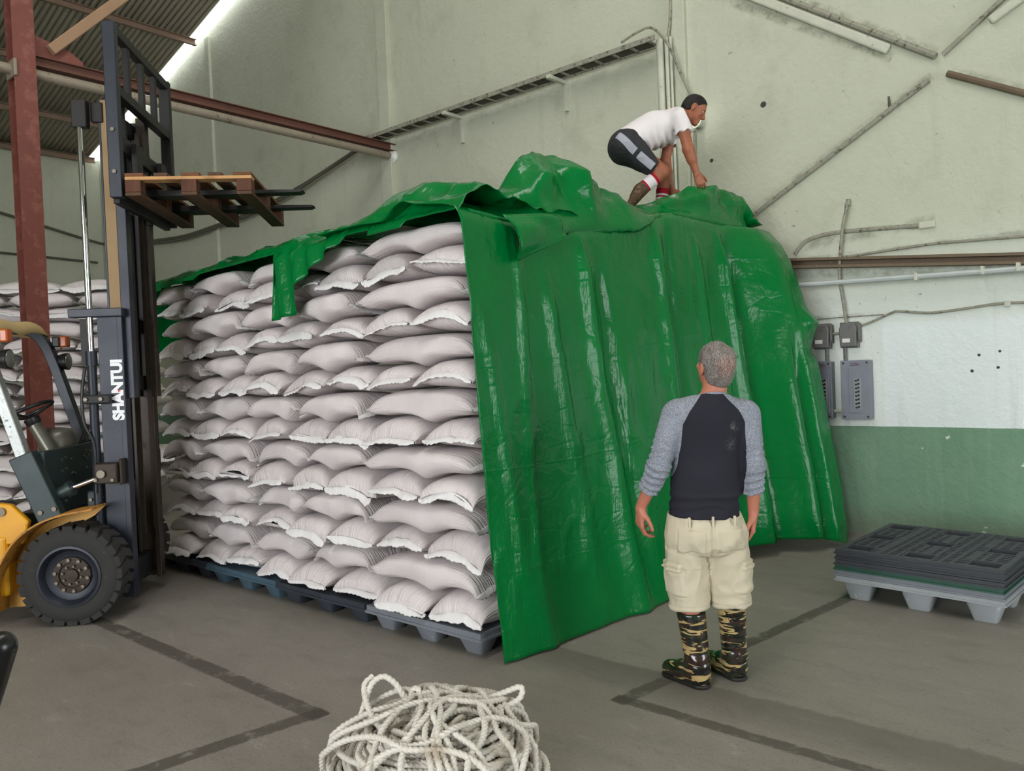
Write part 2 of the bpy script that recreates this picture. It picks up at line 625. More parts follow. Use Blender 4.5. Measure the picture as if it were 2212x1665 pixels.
def pallet_deck(L, Wd, th, full):
    """ribbed deck with a rim, slots and nine open leg pockets; top at z=0"""
    b = MB()
    lip = 0.035
    r = 0.03
    for sgn in (-1, 1):
        b.box((sgn * (L / 2 - r / 2), 0, -th / 2), (r, Wd, th))
        b.box((0, sgn * (Wd / 2 - r / 2), -th / 2), (L - 2 * r, r, th))
        # drip ledge half way down the rim
        b.box((sgn * (L / 2 + .004), 0, -th * .8), (.012, Wd + .016, th * .3))
        b.box((0, sgn * (Wd / 2 + .004), -th * .8), (L, .012, th * .3))
    if not full:
        b.box((0, 0, -0.012), (L - 2 * r, Wd - 2 * r, 0.02))
        return b
    px = [-(L / 2 - .12), 0, L / 2 - .12]
    py = [-(Wd / 2 - .11), 0, Wd / 2 - .11]
    pw, pd = .17, .13

    def inpocket(x, y, m=0.0):
        return any(abs(x - a) < pw / 2 + m and abs(y - c) < pd / 2 + m for a in px for c in py)
    t = 0.016
    # bars along x with a pitch, cut at pockets
    y = -Wd / 2 + r + .03
    while y < Wd / 2 - r - .02:
        edges = [-L / 2 + r]
        for a in px:
            if any(abs(y - c) < pd / 2 + .006 for c in py):
                edges += [a - pw / 2, a + pw / 2]
        edges.append(L / 2 - r)
        for i in range(0, len(edges), 2):
            if edges[i + 1] - edges[i] > .01:
                b.box(((edges[i] + edges[i + 1]) / 2, y, -t / 2), (edges[i + 1] - edges[i], .018, t))
        y += 0.046
    x = -L / 2 + r + .035
    i = 0
    while x < L / 2 - r - .02:
        wide = .05 if i % 4 == 3 else .020
        edges = [-Wd / 2 + r]
        for c in py:
            if any(abs(x - a) < pw / 2 + wide / 2 for a in px):
                edges += [c - pd / 2, c + pd / 2]
        edges.append(Wd / 2 - r)
        for k in range(0, len(edges), 2):
            b.box((x, (edges[k] + edges[k + 1]) / 2, -t / 2 - .0006), (wide, edges[k + 1] - edges[k], t))
        x += .062
        i += 1
    # pocket collars and sunk floors
    for a in px:
        for c in py:
            for sgn in (-1, 1):
                b.box((a + sgn * pw / 2, c, -th * .5 - .001), (.012, pd + .012, th))
                b.box((a, c + sgn * pd / 2, -th * .5 - .001), (pw - .012, .012, th))
            b.box((a, c, -th + .004), (pw - .012, pd - .012, .006))
    return b


def cup_leg(a, c, h, z0):
    """hollow tapered foot, open to the side below the deck"""
    b = MB()
    tw, td, bw, bd = .20, .17, .125, .10
    n = 16

    def ring(w, d, z):
        out = []
        for k in range(n):
            t = 2 * math.pi * k / n
            cx, sy = math.cos(t), math.sin(t)
            e = 0.35
            out.append((a + w / 2 * math.copysign(abs(cx) ** e, cx), c + d / 2 * math.copysign(abs(sy) ** e, sy), z))
        return out
    rings = [ring(tw, td, z0), ring(tw * .93, td * .92, z0 - .25 * h), ring(bw, bd, z0 - h), ring(bw - .02, bd - .02, z0 - h + .002), ring(tw - .03, td - .03, z0 - .002)]
    vs = [p for rg in rings for p in rg]
    fs = []
    for i in range(len(rings) - 1):
        for k in range(n):
            k2 = (k + 1) % n
            fs.append((i * n + k, i * n + k2, (i + 1) * n + k2, (i + 1) * n + k))
    k0 = 3 * n
    fs.append(tuple(range(2 * n, 3 * n)))
    b.add(vs, fs)
    return b


def plastic_pallet(loc, rz, L, Wd, h, m, label, full=True, legs=True, group=None, th=0.048):
    root = empty('plastic_pallet', loc, rz)
    tag(root, label, 'pallet', group)
    d = pallet_deck(L, Wd, th, full).build('deck', m, root, smooth=None)
    d.location = (0, 0, h)
    if legs:
        for a in (-(L / 2 - .12), 0, L / 2 - .12):
            for c in (-(Wd / 2 - .11), 0, Wd / 2 - .11):
                cup_leg(a, c, h - th + .004, h - th + .004).build('leg', m, root, smooth=40)
    return root


SX0, SX1 = -2.98, -6.48
SY0 = 3.10
PH = 0.145
front = [(PL_GREY, 'grey plastic pallet at the near corner of the sack block, by the tarp hem'),
         (PL_DARK, 'dark slate plastic pallet under the sacks, between the grey and the blue one'),
         (PL_TEAL, 'faded blue plastic pallet under the sacks, third from the near corner'),
         (PL_DARK, 'dark plastic pallet under the sacks, closest to the forklift mast')]
for i, (mm, lab) in enumerate(front):
    plastic_pallet((SX0 - 0.5 - i * 1.008, SY0 + .6, 0), 0, 0.985, 1.19, PH, mm, lab, full=False, group='pallets under the sack block')
side = [(PL_TEAL, 'bluish plastic pallet hidden behind the tarp, second from the near corner'),
        (PL_TEAL, 'bluish plastic pallet whose feet peep out under the far end of the tarp')]
for i, (mm, lab) in enumerate(side):
    plastic_pallet((SX0 - 0.5 + .03, SY0 + .6 + 1.222 * (i + 1), 0), 0, 0.985, 1.19, PH, mm, lab, full=False, group='pallets under the sack block')

# nested pallets on the floor to the right
R2 = math.radians(-4.5)
px0, py0 = -1.275, 5.735
NEST = [(PL_LIGHT, 'light grey plastic pallet standing on the floor, lowest of the nested stack'),
        (PL_GREY, 'grey plastic pallet nested directly under the green pallet'),
        (PL_GREEN, 'green plastic pallet in the middle of the nested stack'),
        (PL_BLACK, 'charcoal plastic pallet nested directly on the green one'),
        (PL_BLACK, 'charcoal plastic pallet second from the top of the nested stack'),
        (PL_BLACK, 'charcoal plastic pallet with open slotted deck on top of the nested stack')]
zz = 0.155
for i, (mm, lab) in enumerate(NEST):
    plastic_pallet((px0 + random.uniform(-.008, .008), py0 + random.uniform(-.008, .008), zz - 0.155), R2 + random.uniform(-.004, .004), .97, 1.0, 0.155, mm, lab,
                   full=(i == len(NEST) - 1), legs=(i == 0), group='nested pallets by the wall', th=0.034)
    zz += 0.0352

# ================================================================== woven sacks


def sack_mat():
    t = NT('woven_polypropylene')
    uv = t.n('ShaderNodeTexCoord').outputs['UV']
    o = t.coord('Object')
    sep = t.n('ShaderNodeSeparateXYZ')
    t.put(sep.inputs[0], uv)
    u, v = sep.outputs[0], sep.outputs[1]
    # v runs 0..1 along the sack: creases gather towards both sewn ends
    endw = t.math('POWER', t.math('ABSOLUTE', t.math('MULTIPLY_ADD', v, 2.0, -1.0)), 3.0)
    mp = t.n('ShaderNodeMapping')
    mp.inputs['Scale'].default_value = (16, 1.0, 1)
    t.put(mp.inputs[0], uv)
    crease = t.noise(mp.outputs[0], 3.0, 3, 0.6)
    mp2 = t.n('ShaderNodeMapping')
    mp2.inputs['Scale'].default_value = (2.2, 45.0, 1)
    t.put(mp2.inputs[0], uv)
    weave = t.noise(mp2.outputs[0], 3.0, 3, 0.6)
    wide = t.noise(o, 5, 3)
    h = t.math('ADD', t.math('MULTIPLY', crease, t.math('MULTIPLY_ADD', endw, 1.9, 0.14)), t.math('MULTIPLY', weave, 0.22))
    h = t.math('ADD', h, t.math('MULTIPLY', wide, 0.8))
    col = t.mix(wide, lin((218, 208, 208)), lin((232, 223, 223)))
    col = t.mix(t.math('MULTIPLY', t.ramp(weave, 0.5, 0.75), 0.18), col, lin((200, 190, 192)))
    r = t.math('MULTIPLY_ADD', weave, 0.22, 0.30)
    t.out(col, r, 0.0, t.bump(h, 0.75, 0.014), Specular_IOR_Level=0.5)
    t.put(t.b.inputs['Subsurface Weight'], 0.0)
    return t.m


def hem_mat():
    t = NT('sewn_tape')
    uv = t.n('ShaderNodeTexCoord').outputs['UV']
    mp = t.n('ShaderNodeMapping')
    mp.inputs['Scale'].default_value = (60, 1.0, 1)
    t.put(mp.inputs[0], uv)
    n1 = t.noise(mp.outputs[0], 1.0, 2)
    col = t.mix(n1, lin((228, 224, 224)), lin((250, 248, 248)))
    return t.out(col, 0.4, 0.0, t.bump(n1, 0.5, 0.008), Specular_IOR_Level=0.5)


SACK, HEM = sack_mat(), hem_mat()
NT_, NV_ = 40, 30


def sack(frame, s0, s1, d0, d1, zb, zt, along, label, group, seed, cat='sack', fine=True, yaw=0.0, lean=0.0, wid=3.5):
    """one filled sack. frame(s,d,z)->world; s along the face, d depth behind the face;
    zb/zt give the bedding surfaces below and above at s; along='s' lies lengthwise, 'd' shows its sewn end."""
    rg = np.random.default_rng(seed)
    nt, nv = (NT_, NV_) if fine else (28, 20)
    ell = np.sin(np.linspace(-1, 1, nv) * math.pi / 2) * 0.35 + np.linspace(-1, 1, nv) * 0.65
    th = np.linspace(0, 2 * math.pi, nt, endpoint=False)
    TH, EL = np.meshgrid(th, ell, indexing='ij')
    A = np.abs(EL)
    hh = np.clip(1 - A ** (5.4 if along == 's' else 6.4), 0, 1) ** 0.6 * 0.97 + 0.03
    ww = 0.955 + 0.045 * A ** 6 + 0.0
    e_w = 2 / (3.6 - 1.5 * A ** 8)
    e_h = 2 / (3.6 - 1.5 * A ** 8)
    c, sn = np.cos(TH), np.sin(TH)
    p = ww * np.sign(c) * np.abs(c) ** e_w
    q = hh * np.sign(sn) * np.abs(sn) ** e_h
    # ends pulled in at the middle, corners stick out like ears
    pull = 0.055 * (1 - np.abs(p) ** 2.5)
    L = EL * (1 - pull * A ** 4)
    k = rg.uniform(0, 50, 4)
    # wrinkles near the ends
    wr = np.sin(p * 21 + k[0] + 3 * vnoise(np.stack([p * 3, EL * 2], -1), seed)) * 0.045 * np.clip((A - .55) / .45, 0, 1) ** 1.5
    q = q * (1 + wr)
    lump = vnoise(np.stack([c * 1.3 + k[1], sn * 1.3 + k[2], EL * 2.2 + k[3]], -1), seed + 5)
    q = np.clip(q * (1 + 0.045 * lump) * .98, -.985, .985)
    droop = rg.uniform(-.55, .12)
    arch = rg.uniform(-0.55, 0.15)
    tilt = rg.uniform(-.3, .3)
    sg = np.where(EL < 0, -1, 1)
    q_end = droop + arch * (p ** 2 - .3) + tilt * p * sg
    q = q + q_end * np.clip((A - .5) / .5, 0, 1) ** 2 * (1 - hh)
    sc, dc = (s0 + s1) / 2, (d0 + d1) / 2
    hs, hd = (s1 - s0) / 2, (d1 - d0) / 2
    if along == 's':
        S, D = L * hs, p * hd
    else:
        S, D = p * hs, L * hd
    skew = lean + rg.uniform(-.02, .02)
    S, D = S * math.cos(yaw) - D * math.sin(yaw), S * math.sin(yaw) + D * math.cos(yaw)
    S = sc + S
    S = S + skew * q * np.clip(np.minimum(S, wid - S) / .55, 0, 1)
    D = dc + D + 0.02 * lump * (D < 0)
    lo, hi = zb(S), zt(S)
    Z = lo + (hi - lo) * (0.5 + 0.5 * q)
    P = np.stack(frame(S, D, Z), -1)
    org = np.array(frame(sc, dc, float(zb(np.array(sc))))).astype(float)
    uv = np.stack([TH / (2 * math.pi), (EL + 1) / 2], -1)
    idx = np.arange(nt * nv).reshape(nt, nv)
    extra = [list(map(int, idx[::-1, 0])), list(map(int, idx[:, -1]))]
    o = grid_mesh('sack', P - org, SACK, None, uv, close_u=True, extra=[tuple(extra[0]), tuple(extra[1])])
    o.location = org
    tag(o, label, cat, group)
    # sewn hems: a flat crimped tape carried on from each end
    for end in ((0, -1) if along == 's' else (0,)):
        n2 = 25
        pp = np.linspace(-1.0, 1.0, n2)
        j = end
        A1 = 1.0
        q1 = (droop + arch * (pp ** 2 - .3) + tilt * pp * (-1 if j == 0 else 1)) * 0.97
        Lm = (-1 if j == 0 else 1) * (1 - 0.055 * (1 - np.abs(pp) ** 2.5))
        sgn = -1 if j == 0 else 1
        half = hs if along == 's' else hd
        rows = []
        hl = rg.uniform(.040, .058) if along == 'd' else rg.uniform(.028, .036)
        fold = rg.uniform(-1.35, -.35)
        for r_, (out, th_) in enumerate(((-.006, .006), (.010, .004), (1.0, .0025), (1.0, -.0025), (.010, -.004), (-.006, -.006))):
            ext = hl * (1 - .75 * np.abs(pp) ** 5) * (1 + .25 * vnoise(np.stack([pp * 2.5 + k[2], pp * 0], -1), seed + 3)) if out == 1.0 else out
            crimp = 0.0035 * np.sin(pp * rg.uniform(22, 42) + k[0]) * (1 if out == 1.0 else .3)
            LL = Lm * half + sgn * ext * math.cos(fold)
            dz = th_ + (ext if out == 1.0 else 0) * math.sin(fold) + crimp + 0.006 * vnoise(np.stack([pp * 4 + k[1], pp * 0], -1), seed)
            if along == 's':
                S_, D_ = LL, pp * 1.0 * hd
            else:
                S_, D_ = pp * 1.0 * hs, LL
            S_, D_ = S_ * math.cos(yaw) - D_ * math.sin(yaw), S_ * math.sin(yaw) + D_ * math.cos(yaw)
            S_, D_ = sc + S_, dc + D_
            lo_, hi_ = zb(S_), zt(S_)
            Z_ = lo_ + (hi_ - lo_) * (.5 + .5 * q1) + dz
            rows.append(np.stack(frame(S_, D_, Z_), -1) - org)
        V = np.stack(rows, 0)
        uvh = np.stack(np.meshgrid(np.linspace(0, 1, len(rows)), np.linspace(0, 1, n2), indexing='ij')[::-1], -1)
        grid_mesh('sewn_hem', V, HEM, o, uvh, close_u=True)
    return o


ORD = ['first', 'second', 'third', 'fourth', 'fifth', 'sixth', 'seventh', 'eighth', 'ninth', 'tenth', 'eleventh', 'twelfth', 'thirteenth', 'fourteenth', 'fifteenth', 'sixteenth']


def smooth_bumps(spans, amp, sharp, offs):
    def fn(s):
        s = np.asarray(s, float)
        out = np.full(s.shape, -amp * 0.55)
        for (a, b_), of in zip(spans, offs):
            t = (s - a) / (b_ - a)
            w = np.clip(1 - np.abs(2 * t - 1) ** sharp, 0, 1)
            out = np.maximum(out, (amp + of) * w - amp * 0.55)
        return out
    return fn


def sack_face(frame, width, layers, z0, lh, first_end_on, label_fn, group, seed, longs, shorts, depth=0.46, fine=True, jit=0.03, rise=None, skip=None):
    rg = np.random.default_rng(seed)
    rise = rise or (lambda s: 0 * np.asarray(s, float))
    zero = lambda s: np.asarray(s, float) * 0.0
    below = zero
    n_made = 0
    for k in range(layers):
        end_on = (k % 2 == 0) == first_end_on
        cuts = shorts(rg) if end_on else longs(rg)
        spans = [(cuts[i], cuts[i + 1]) for i in range(len(cuts) - 1)]
        above = smooth_bumps(spans, 0.052 if end_on else 0.036, 2.2 if end_on else 3.0, rg.uniform(-.01, .01, len(spans)))
        fz = z0 + k * lh

        def zb(s, fz=fz, below=below, k=k):
            return fz + below(s) + rise(s) * k / layers + .003

        def zt(s, fz=fz, above=above, k=k):
            return fz + lh + above(s) + rise(s) * (k + 1) / layers - .003 - (.03 if k == layers - 1 else 0)
        lean = rg.uniform(-.07, .07) if fine else 0.0
        for i, (a, c_) in enumerate(spans):
            if skip and skip(k, i):
                continue
            dd = rg.uniform(-jit, jit)
            ov = 0.004
            if end_on:
                d0 = -0.012 + dd * 1.4
                sack(frame, a + .007, c_ - .007, d0, d0 + 0.86, zb, zt, 'd', label_fn(k, i, True), group, seed * 1000 + k * 40 + i, fine=fine, yaw=rg.uniform(-.015, .015) if fine else 0.0, lean=lean, wid=width)
            else:
                d0 = 0.0 + dd
                sack(frame, a + .024, c_ - .024, d0, d0 + depth, zb, zt, 's', label_fn(k, i, False), group, seed * 1000 + k * 40 + i, fine=fine, yaw=rg.uniform(-.02, .02), wid=width)
            n_made += 1
        below = above
    return n_made


LH = 0.1672


def main_frame(s, d, z):
    return (SX0 - s, SY0 + .02 + d, z)


def longs(rg):
    return [0.0, 0.97 + rg.uniform(-.02, .02)] + [0.97 + 0.68 * i + rg.uniform(-.06, .06) for i in (1, 2, 3)] + [3.68 + rg.uniform(-.05, .03)]


def shorts(rg):
    return [0.0] + [0.458 * i + rg.uniform(-.03, .03) for i in range(1, 8)] + [3.67 + rg.uniform(-.04, .03)]


def main_label(k, i, e):
    if e:
        return 'white woven sack with sewn end outward, %s from the tarp corner, %s row above pallets' % (ORD[i], ORD[k])
    return 'white woven sack laid lengthwise, %s from the tarp corner, %s row above pallets' % (ORD[i], ORD[k])


sack_face(main_frame, 3.68, 14, PH, LH, True, main_label, 'white sacks in the front face of the block', 3, longs, shorts,
          rise=lambda s: -0.06 * np.clip((np.asarray(s) - .5) / 3.4, 0, 1))

# second block of sacks, further back behind the forklift
BX, BY, BR = -9.6, 3.55, math.radians(52)


def far_frame(s, d, z):
    # face turned towards the aisle; s runs to the left in the picture
    ux, uy = -math.cos(BR), -math.sin(BR)
    vx, vy = -math.sin(BR), math.cos(BR)
    return (BX + s * ux + d * vx, BY + s * uy + d * vy, z)


def flongs(rg):
    c = [-0.85 + rg.uniform(-.25, .25)]
    while c[-1] < 1.7:
        c.append(c[-1] + 0.74 + rg.uniform(-.04, .04))
    return c


def far_label(k, i, e):
    return 'white woven sack in the background block behind the forklift, %s row up, %s from mast' % (ORD[k], ORD[i])


sack_face(far_frame, 2.5, 16, 0.15, 0.168, False, far_label, 'white sacks in the background block', 9, flongs, lambda rg: flongs(rg), fine=False)
# ================================================================== green tarpaulin
def tarp_mat():
    t = NT('green_tarpaulin')
    uv = t.n('ShaderNodeTexCoord').outputs['UV']
    o = t.coord('Object')
    sep = t.n('ShaderNodeSeparateXYZ')
    t.put(sep.inputs[0], uv)
    n1 = t.noise(o, 1.4, 5, 0.6)
    col = t.mix(n1, lin((0, 98, 42)), lin((0, 116, 52)))
    dust = t.ramp(t.noise(o, 2.6, 7, 0.72), 0.52, 0.8)
    col = t.mix(t.math('MULTIPLY', dust, 0.08), col, lin((74, 124, 84)))
    # creases left by folding the sheet
    def line(s, per):
        f = t.math('FRACT', t.math('DIVIDE', s, per))
        return t.math('SUBTRACT', 1.0, t.ramp(t.math('ABSOLUTE', t.math('SUBTRACT', f, 0.5)), 0.0, 0.012 / per))
    cr = t.math('ADD', line(sep.outputs[0], 0.52), line(sep.outputs[1], 0.60))
    mp = t.n('ShaderNodeMapping')
    mp.inputs['Scale'].default_value = (9, 1.6, 1)
    t.put(mp.inputs[0], uv)
    a = t.noise(mp.outputs[0], 1.0, 4, 0.6, 0.4)
    bb = t.noise(uv, 9, 5, 0.6, 0.6)
    c = t.voronoi(t.mix(0.2, uv, t.n('ShaderNodeTexNoise').outputs[1]), 7, 'DISTANCE_TO_EDGE')
    h = t.math('ADD', t.math('MULTIPLY', a, 1.4), t.math('MULTIPLY', bb, 0.8))
    h = t.math('ADD', h, t.math('MULTIPLY', t.ramp(c, 0.0, 0.09), 0.12))
    h = t.math('ADD', h, t.math('MULTIPLY', cr, 0.10))
    return t.out(col, t.math('MULTIPLY_ADD', dust, 0.16, 0.19), 0.0, t.bump(h, 0.34, 0.02), Specular_IOR_Level=0.24)


TARP = tarp_mat()


def lerp_tab(tab):
    a = np.array(tab, float)
    return lambda y: np.interp(y, a[:, 0], a[:, 1])


def smooth1(v, k):
    ker = np.hanning(2 * k + 3)[1:-1]
    ker /= ker.sum()
    return np.convolve(np.pad(v, k, mode='edge'), ker, mode='valid')


topz = lerp_tab([(2.9, 2.49), (3.4, 2.46), (3.9, 2.47), (4.4, 2.53), (4.7, 2.62), (5.0, 2.66), (5.4, 2.74), (6.2, 2.76), (6.95, 2.76)])
crest_x = lerp_tab([(2.9, -3.40), (3.6, -3.27), (5.1, -3.25), (5.5, -3.12), (6.0, -3.0), (6.95, -2.98)])
xm_a = lerp_tab([(2.9, -3.2), (3.6, -3.16), (3.80, -3.10), (3.97, -3.0), (4.12, -3.10), (4.27, -2.955), (4.42, -3.06), (4.62, -3.12), (4.80, -3.03), (5.05, -3.0), (5.3, -3.08), (5.6, -3.03), (5.9, -2.94), (6.2, -2.99), (6.5, -2.93), (6.95, -2.95)])
xm_b = lerp_tab([(2.9, -3.08), (3.6, -3.06), (3.85, -3.0), (4.1, -3.03), (4.3, -2.93), (4.5, -3.0), (4.75, -2.95), (5.0, -2.90), (5.25, -2.98), (5.6, -2.97), (5.95, -2.93), (6.3, -2.96), (6.95, -2.95)])
crest_z = lerp_tab([(2.9, 2.56), (3.3, 2.63), (3.63, 2.65), (3.78, 2.79), (3.94, 2.985), (4.1, 3.05), (4.28, 3.05), (4.52, 2.99), (4.85, 2.88), (5.1, 2.81), (5.35, 2.84), (5.5, 2.92), (5.8, 3.03), (6.25, 3.085), (6.55, 3.075), (6.68, 3.05), (6.74, 2.86), (6.95, 2.78)])
hem_x = lerp_tab([(2.9, -2.84), (3.15, -2.80), (4.55, -2.67), (5.3, -2.68), (5.8, -2.70), (6.5, -2.56), (6.62, -2.50), (6.8, -2.24), (6.95, -2.3)])
hem_z = lerp_tab([(2.9, .012), (4.6, .012), (5.2, .05), (5.7, .11), (6.5, .115), (6.65, .06), (6.8, .015), (6.95, .03)])
far_x = lerp_tab([(0, -2.245), (.17, -2.245), (.47, -2.29), (.9, -2.35), (1.485, -2.44), (1.88, -2.50), (2.12, -2.56), (2.45, -2.657), (2.6, -2.73), (2.757, -2.86), (2.78, -2.96)])

NY, NB, NS = 200, 60, 120
ys = np.linspace(3.02, 6.86, NY)
tz, cx, cz = smooth1(topz(ys), 5), smooth1(crest_x(ys), 5), smooth1(crest_z(ys), 2)
hx, hz = smooth1(hem_x(ys), 4), smooth1(hem_z(ys), 4)
V = np.zeros((NY, NB + NS, 3))
UVt = np.zeros((NY, NB + NS, 2))
folds = []
rgf = np.random.default_rng(5)
for i in range(16):
    folds.append((rgf.uniform(3.1, 6.6), rgf.uniform(-.45, .45), rgf.uniform(.03, .12), rgf.uniform(-.012, .02), rgf.uniform(0, .5), rgf.uniform(.5, 1.2)))
folds += [(4.15, .22, .055, .045, 0.0, 1.2), (4.33, .20, .05, -.03, .05, 1.0), (5.05, .05, .06, .04, 0.0, 1.0), (5.2, .05, .05, -.025, 0, 1), (6.05, .12, .05, .07, .02, 1.2),
          (6.2, .12, .05, -.05, .05, 1.2), (3.45, .0, .03, .018, .0, 1.2), (3.75, .3, .05, .03, .1, 1.0), (5.65, .1, .05, .035, .05, 1.0)]
for i, y in enumerate(ys):
    h = max(cz[i] - tz[i], 0.03)
    big = min(1.0, max(0.0, (h - .12) / .2))
    lob = math.exp(-((y - 4.95) / .38) ** 2) + .6 * math.exp(-((y - 3.75) / .2) ** 2)
    ov = -2.955 + (0.015 + .085 * lob) * big
    pts = [(-4.2, tz[i] + .02), (-3.8, tz[i] + .03), (cx[i] - .20, tz[i] + .14 * h), (cx[i] - .08, tz[i] + .78 * h), (cx[i], cz[i]),
           (xm_a(y) * big + (cx[i] + .10) * (1 - big), tz[i] + .70 * h), (xm_b(y) * big - 3.06 * (1 - big), tz[i] + .34 * h), (ov, tz[i] + .05 * h - .09 * big * (.3 + lob)), (ov - .004, tz[i] - .02 - .10 * big * (.3 + lob)), (-2.97, tz[i] - .01 - .02 * big), (-3.0, tz[i] + .012), (-2.975, tz[i] + .008)]
    if big <= 0.01:
        pts[7] = (-3.02, tz[i] + .02)
        pts[8] = (-3.01, tz[i] + .018)
        pts[9] = (-3.0, tz[i] + .015)
    sp0 = np.array(spline([(a, 0, c) for a, c in pts], 8))[:, [0, 2]]
    sp1 = np.concatenate([np.linspace(pts[j], pts[j + 1], 8, endpoint=False) for j in range(len(pts) - 1)] + [[pts[-1]]])
    sp = sp0 * .3 + sp1 * .7
    seg = np.r_[0, np.cumsum(np.linalg.norm(np.diff(sp, axis=0), axis=1))]
    q = np.linspace(0, seg[-1], NB)
    V[i, :NB, 0] = np.interp(q, seg, sp[:, 0])
    V[i, :NB, 2] = np.interp(q, seg, sp[:, 1])
    V[i, :NB, 1] = y
    UVt[i, :NB, 1] = q - seg[-1]
    t = np.linspace(0, 1, NS + 1)[1:]
    z = tz[i] - .01 + (hz[i] - tz[i] + .01) * t
    x0 = -2.965
    x = x0 + .035 * np.clip(t / .03, 0, 1) ** .5 + (hx[i] - x0 - .035) * t ** 1.25
    wf = np.clip((y - 6.15) / .5, 0, 1)
    wf = wf * wf * (3 - 2 * wf)
    x = x * (1 - wf) + far_x(z) * wf
    fo = np.zeros_like(t)
    for (yc, sl, w, am, t0, t1) in folds:
        env = np.clip((t - t0) / .12, 0, 1) * np.clip((t1 - t) / .2, 0, 1)
        ww = w * (1 + .8 * t)
        fo += am * env * np.exp(-((y - yc - sl * (t - .3)) / ww) ** 2)
    fo += .07 * np.exp(-((z - 1.90) / .09) ** 2) * np.clip((y - 6.62) / .1, 0, 1) - .04 * np.exp(-((z - 1.66) / .07) ** 2) * np.clip((y - 6.62) / .1, 0, 1)
    # pleat where the sheet turns the far corner
    env = np.clip((t - .3) / .2, 0, 1)
    fo -= .13 * env * np.exp(-((y - 6.56) / .05) ** 2) * (.4 + .6 * t)
    fo += .05 * env * np.exp(-((y - 6.42) / .08) ** 2)
    yy = np.full_like(t, y)
    fo += .02 * vnoise(np.stack([yy * 1.6, t * 1.4], -1), 3) * np.clip(t * 6, 0, 1)
    fo += .003 * vnoise(np.stack([yy * 7, t * 2], -1), 4) * np.clip(t * 6, 0, 1)
    fo += .004 * (1 - 2 * np.abs(vnoise(np.stack([yy * 5 + t * 4, t * 9 - yy * 3], -1), 8))) * np.clip(t * 6, 0, 1)
    V[i, NB:, 0] = np.maximum(x + fo, -2.955)
    V[i, NB:, 1] = y + .02 * vnoise(np.stack([yy * 2, t * 5], -1), 6) * np.clip(t * 3, 0, 1) * (0.0 if i == 0 else 1) + (.11 * t * (y < 3.3) * (3.3 - y) / .3 if y < 3.3 else 0)
    V[i, NB:, 2] = z
    UVt[i, NB:, 1] = t * 2.6
    UVt[i, :, 0] = y
# crumple the bunched part
B = V[:, :NB]
g = np.stack([B[..., 1] * 2.6, UVt[:, :NB, 1] * 2.6], -1)
amp = np.clip((B[..., 2] - tz[:, None]) / .25, 0.08, 1)
def tri(q):
    return 4 * np.abs(q - np.floor(q + .5)) - 1


yy_, vv_ = B[..., 1], UVt[:, :NB, 1]
wob = .10 * vnoise(np.stack([yy_ * 2.2, vv_ * 2.2], -1), 24)
n1 = tri((yy_ * .9 + vv_ * .75 + wob) / .46 + .2) * .5 + tri((yy_ * .8 - vv_ * .9 + wob) / .58 + .5) * .6
n2 = tri((yy_ * 1.0 + vv_ * .15 - wob) / .31 + .1) * .7 + tri((yy_ * .35 + vv_ * 1.0 + wob) / .37) * .5
n3 = tri((yy_ * .6 + vv_ * 1.1 + wob * 2) / .17) + tri((yy_ - vv_ * .5) / .23)
edge_keep = np.clip(np.minimum(np.arange(NB), (NB - 1 - np.arange(NB)) * .5) / 6, 0, 1)[None, :]
dsp = (n1 * .013 + n2 * .013 + n3 * .006) * amp * edge_keep
B[..., 0] += dsp * .75
B[..., 2] += dsp * .55 - .02 * amp
B[..., 1] += .05 * vnoise(g * 1.5 + 3, 31) * amp * edge_keep
# end of the bunch: fold down at the far corner
V[:, :NB, 2] = np.maximum(V[:, :NB, 2], (tz[:, None] - .12))



def relax(P, T, ext, hold, iters, floor_fn, skips=((1, .5), (2, .18), (4, .22))):
    """let a sheet with surplus cloth buckle: P start, T shape it is held to, ext surplus per vertex"""
    pairs = []
    for k, st in skips:
        for ax in (0, 1):
            a = [slice(None)] * 2
            b_ = [slice(None)] * 2
            a[ax], b_[ax] = slice(None, -k), slice(k, None)
            a, b_ = tuple(a), tuple(b_)
            rest = np.linalg.norm(T[a] - T[b_], axis=-1) * (1 + .5 * (ext[a] + ext[b_]) * (1.0 if k == 1 else (.9 if k == 2 else .75)))
            pairs.append((a, b_, rest, st))
    for a, b_ in (((slice(None, -1), slice(None, -1)), (slice(1, None), slice(1, None))), ((slice(1, None), slice(None, -1)), (slice(None, -1), slice(1, None)))):
        rest = np.linalg.norm(T[a] - T[b_], axis=-1) * (1 + .5 * (ext[a] + ext[b_]))
        pairs.append((a, b_, rest, .3))
    for it in range(iters):
        C_ = np.zeros_like(P)
        for a, b_, rest, st in pairs:
            d = P[b_] - P[a]
            L = np.linalg.norm(d, axis=-1) + 1e-9
            corr = d * ((L - rest) / L * st * .28)[..., None]
            C_[a] += corr
            C_[b_] -= corr
        P = P + C_
        P = P + (T - P) * hold[..., None]
        P = floor_fn(P)
    return P


T0 = V.copy()
ext = np.full(V.shape[:2], .012)
up_ = np.clip((B[..., 2] - tz[:, None] + .04) / .15, 0, 1)
ext[:, :NB] = .008 + .03 * up_
ext[:, NB:NB + 30] = .02
hold = np.full(V.shape[:2], .012)
hold[:, :NB] = .07
hold[0, :] = .5
hold[:, :3] = .5
hold[:, -2:] = .2
hold[-4:, :] = .06
P0 = V + np.stack([vnoise(np.stack([UVt[..., 0] * 7, UVt[..., 1] * 7], -1), 61 + k) for k in range(3)], -1) * (.004 + .022 * ext[..., None] * 10)


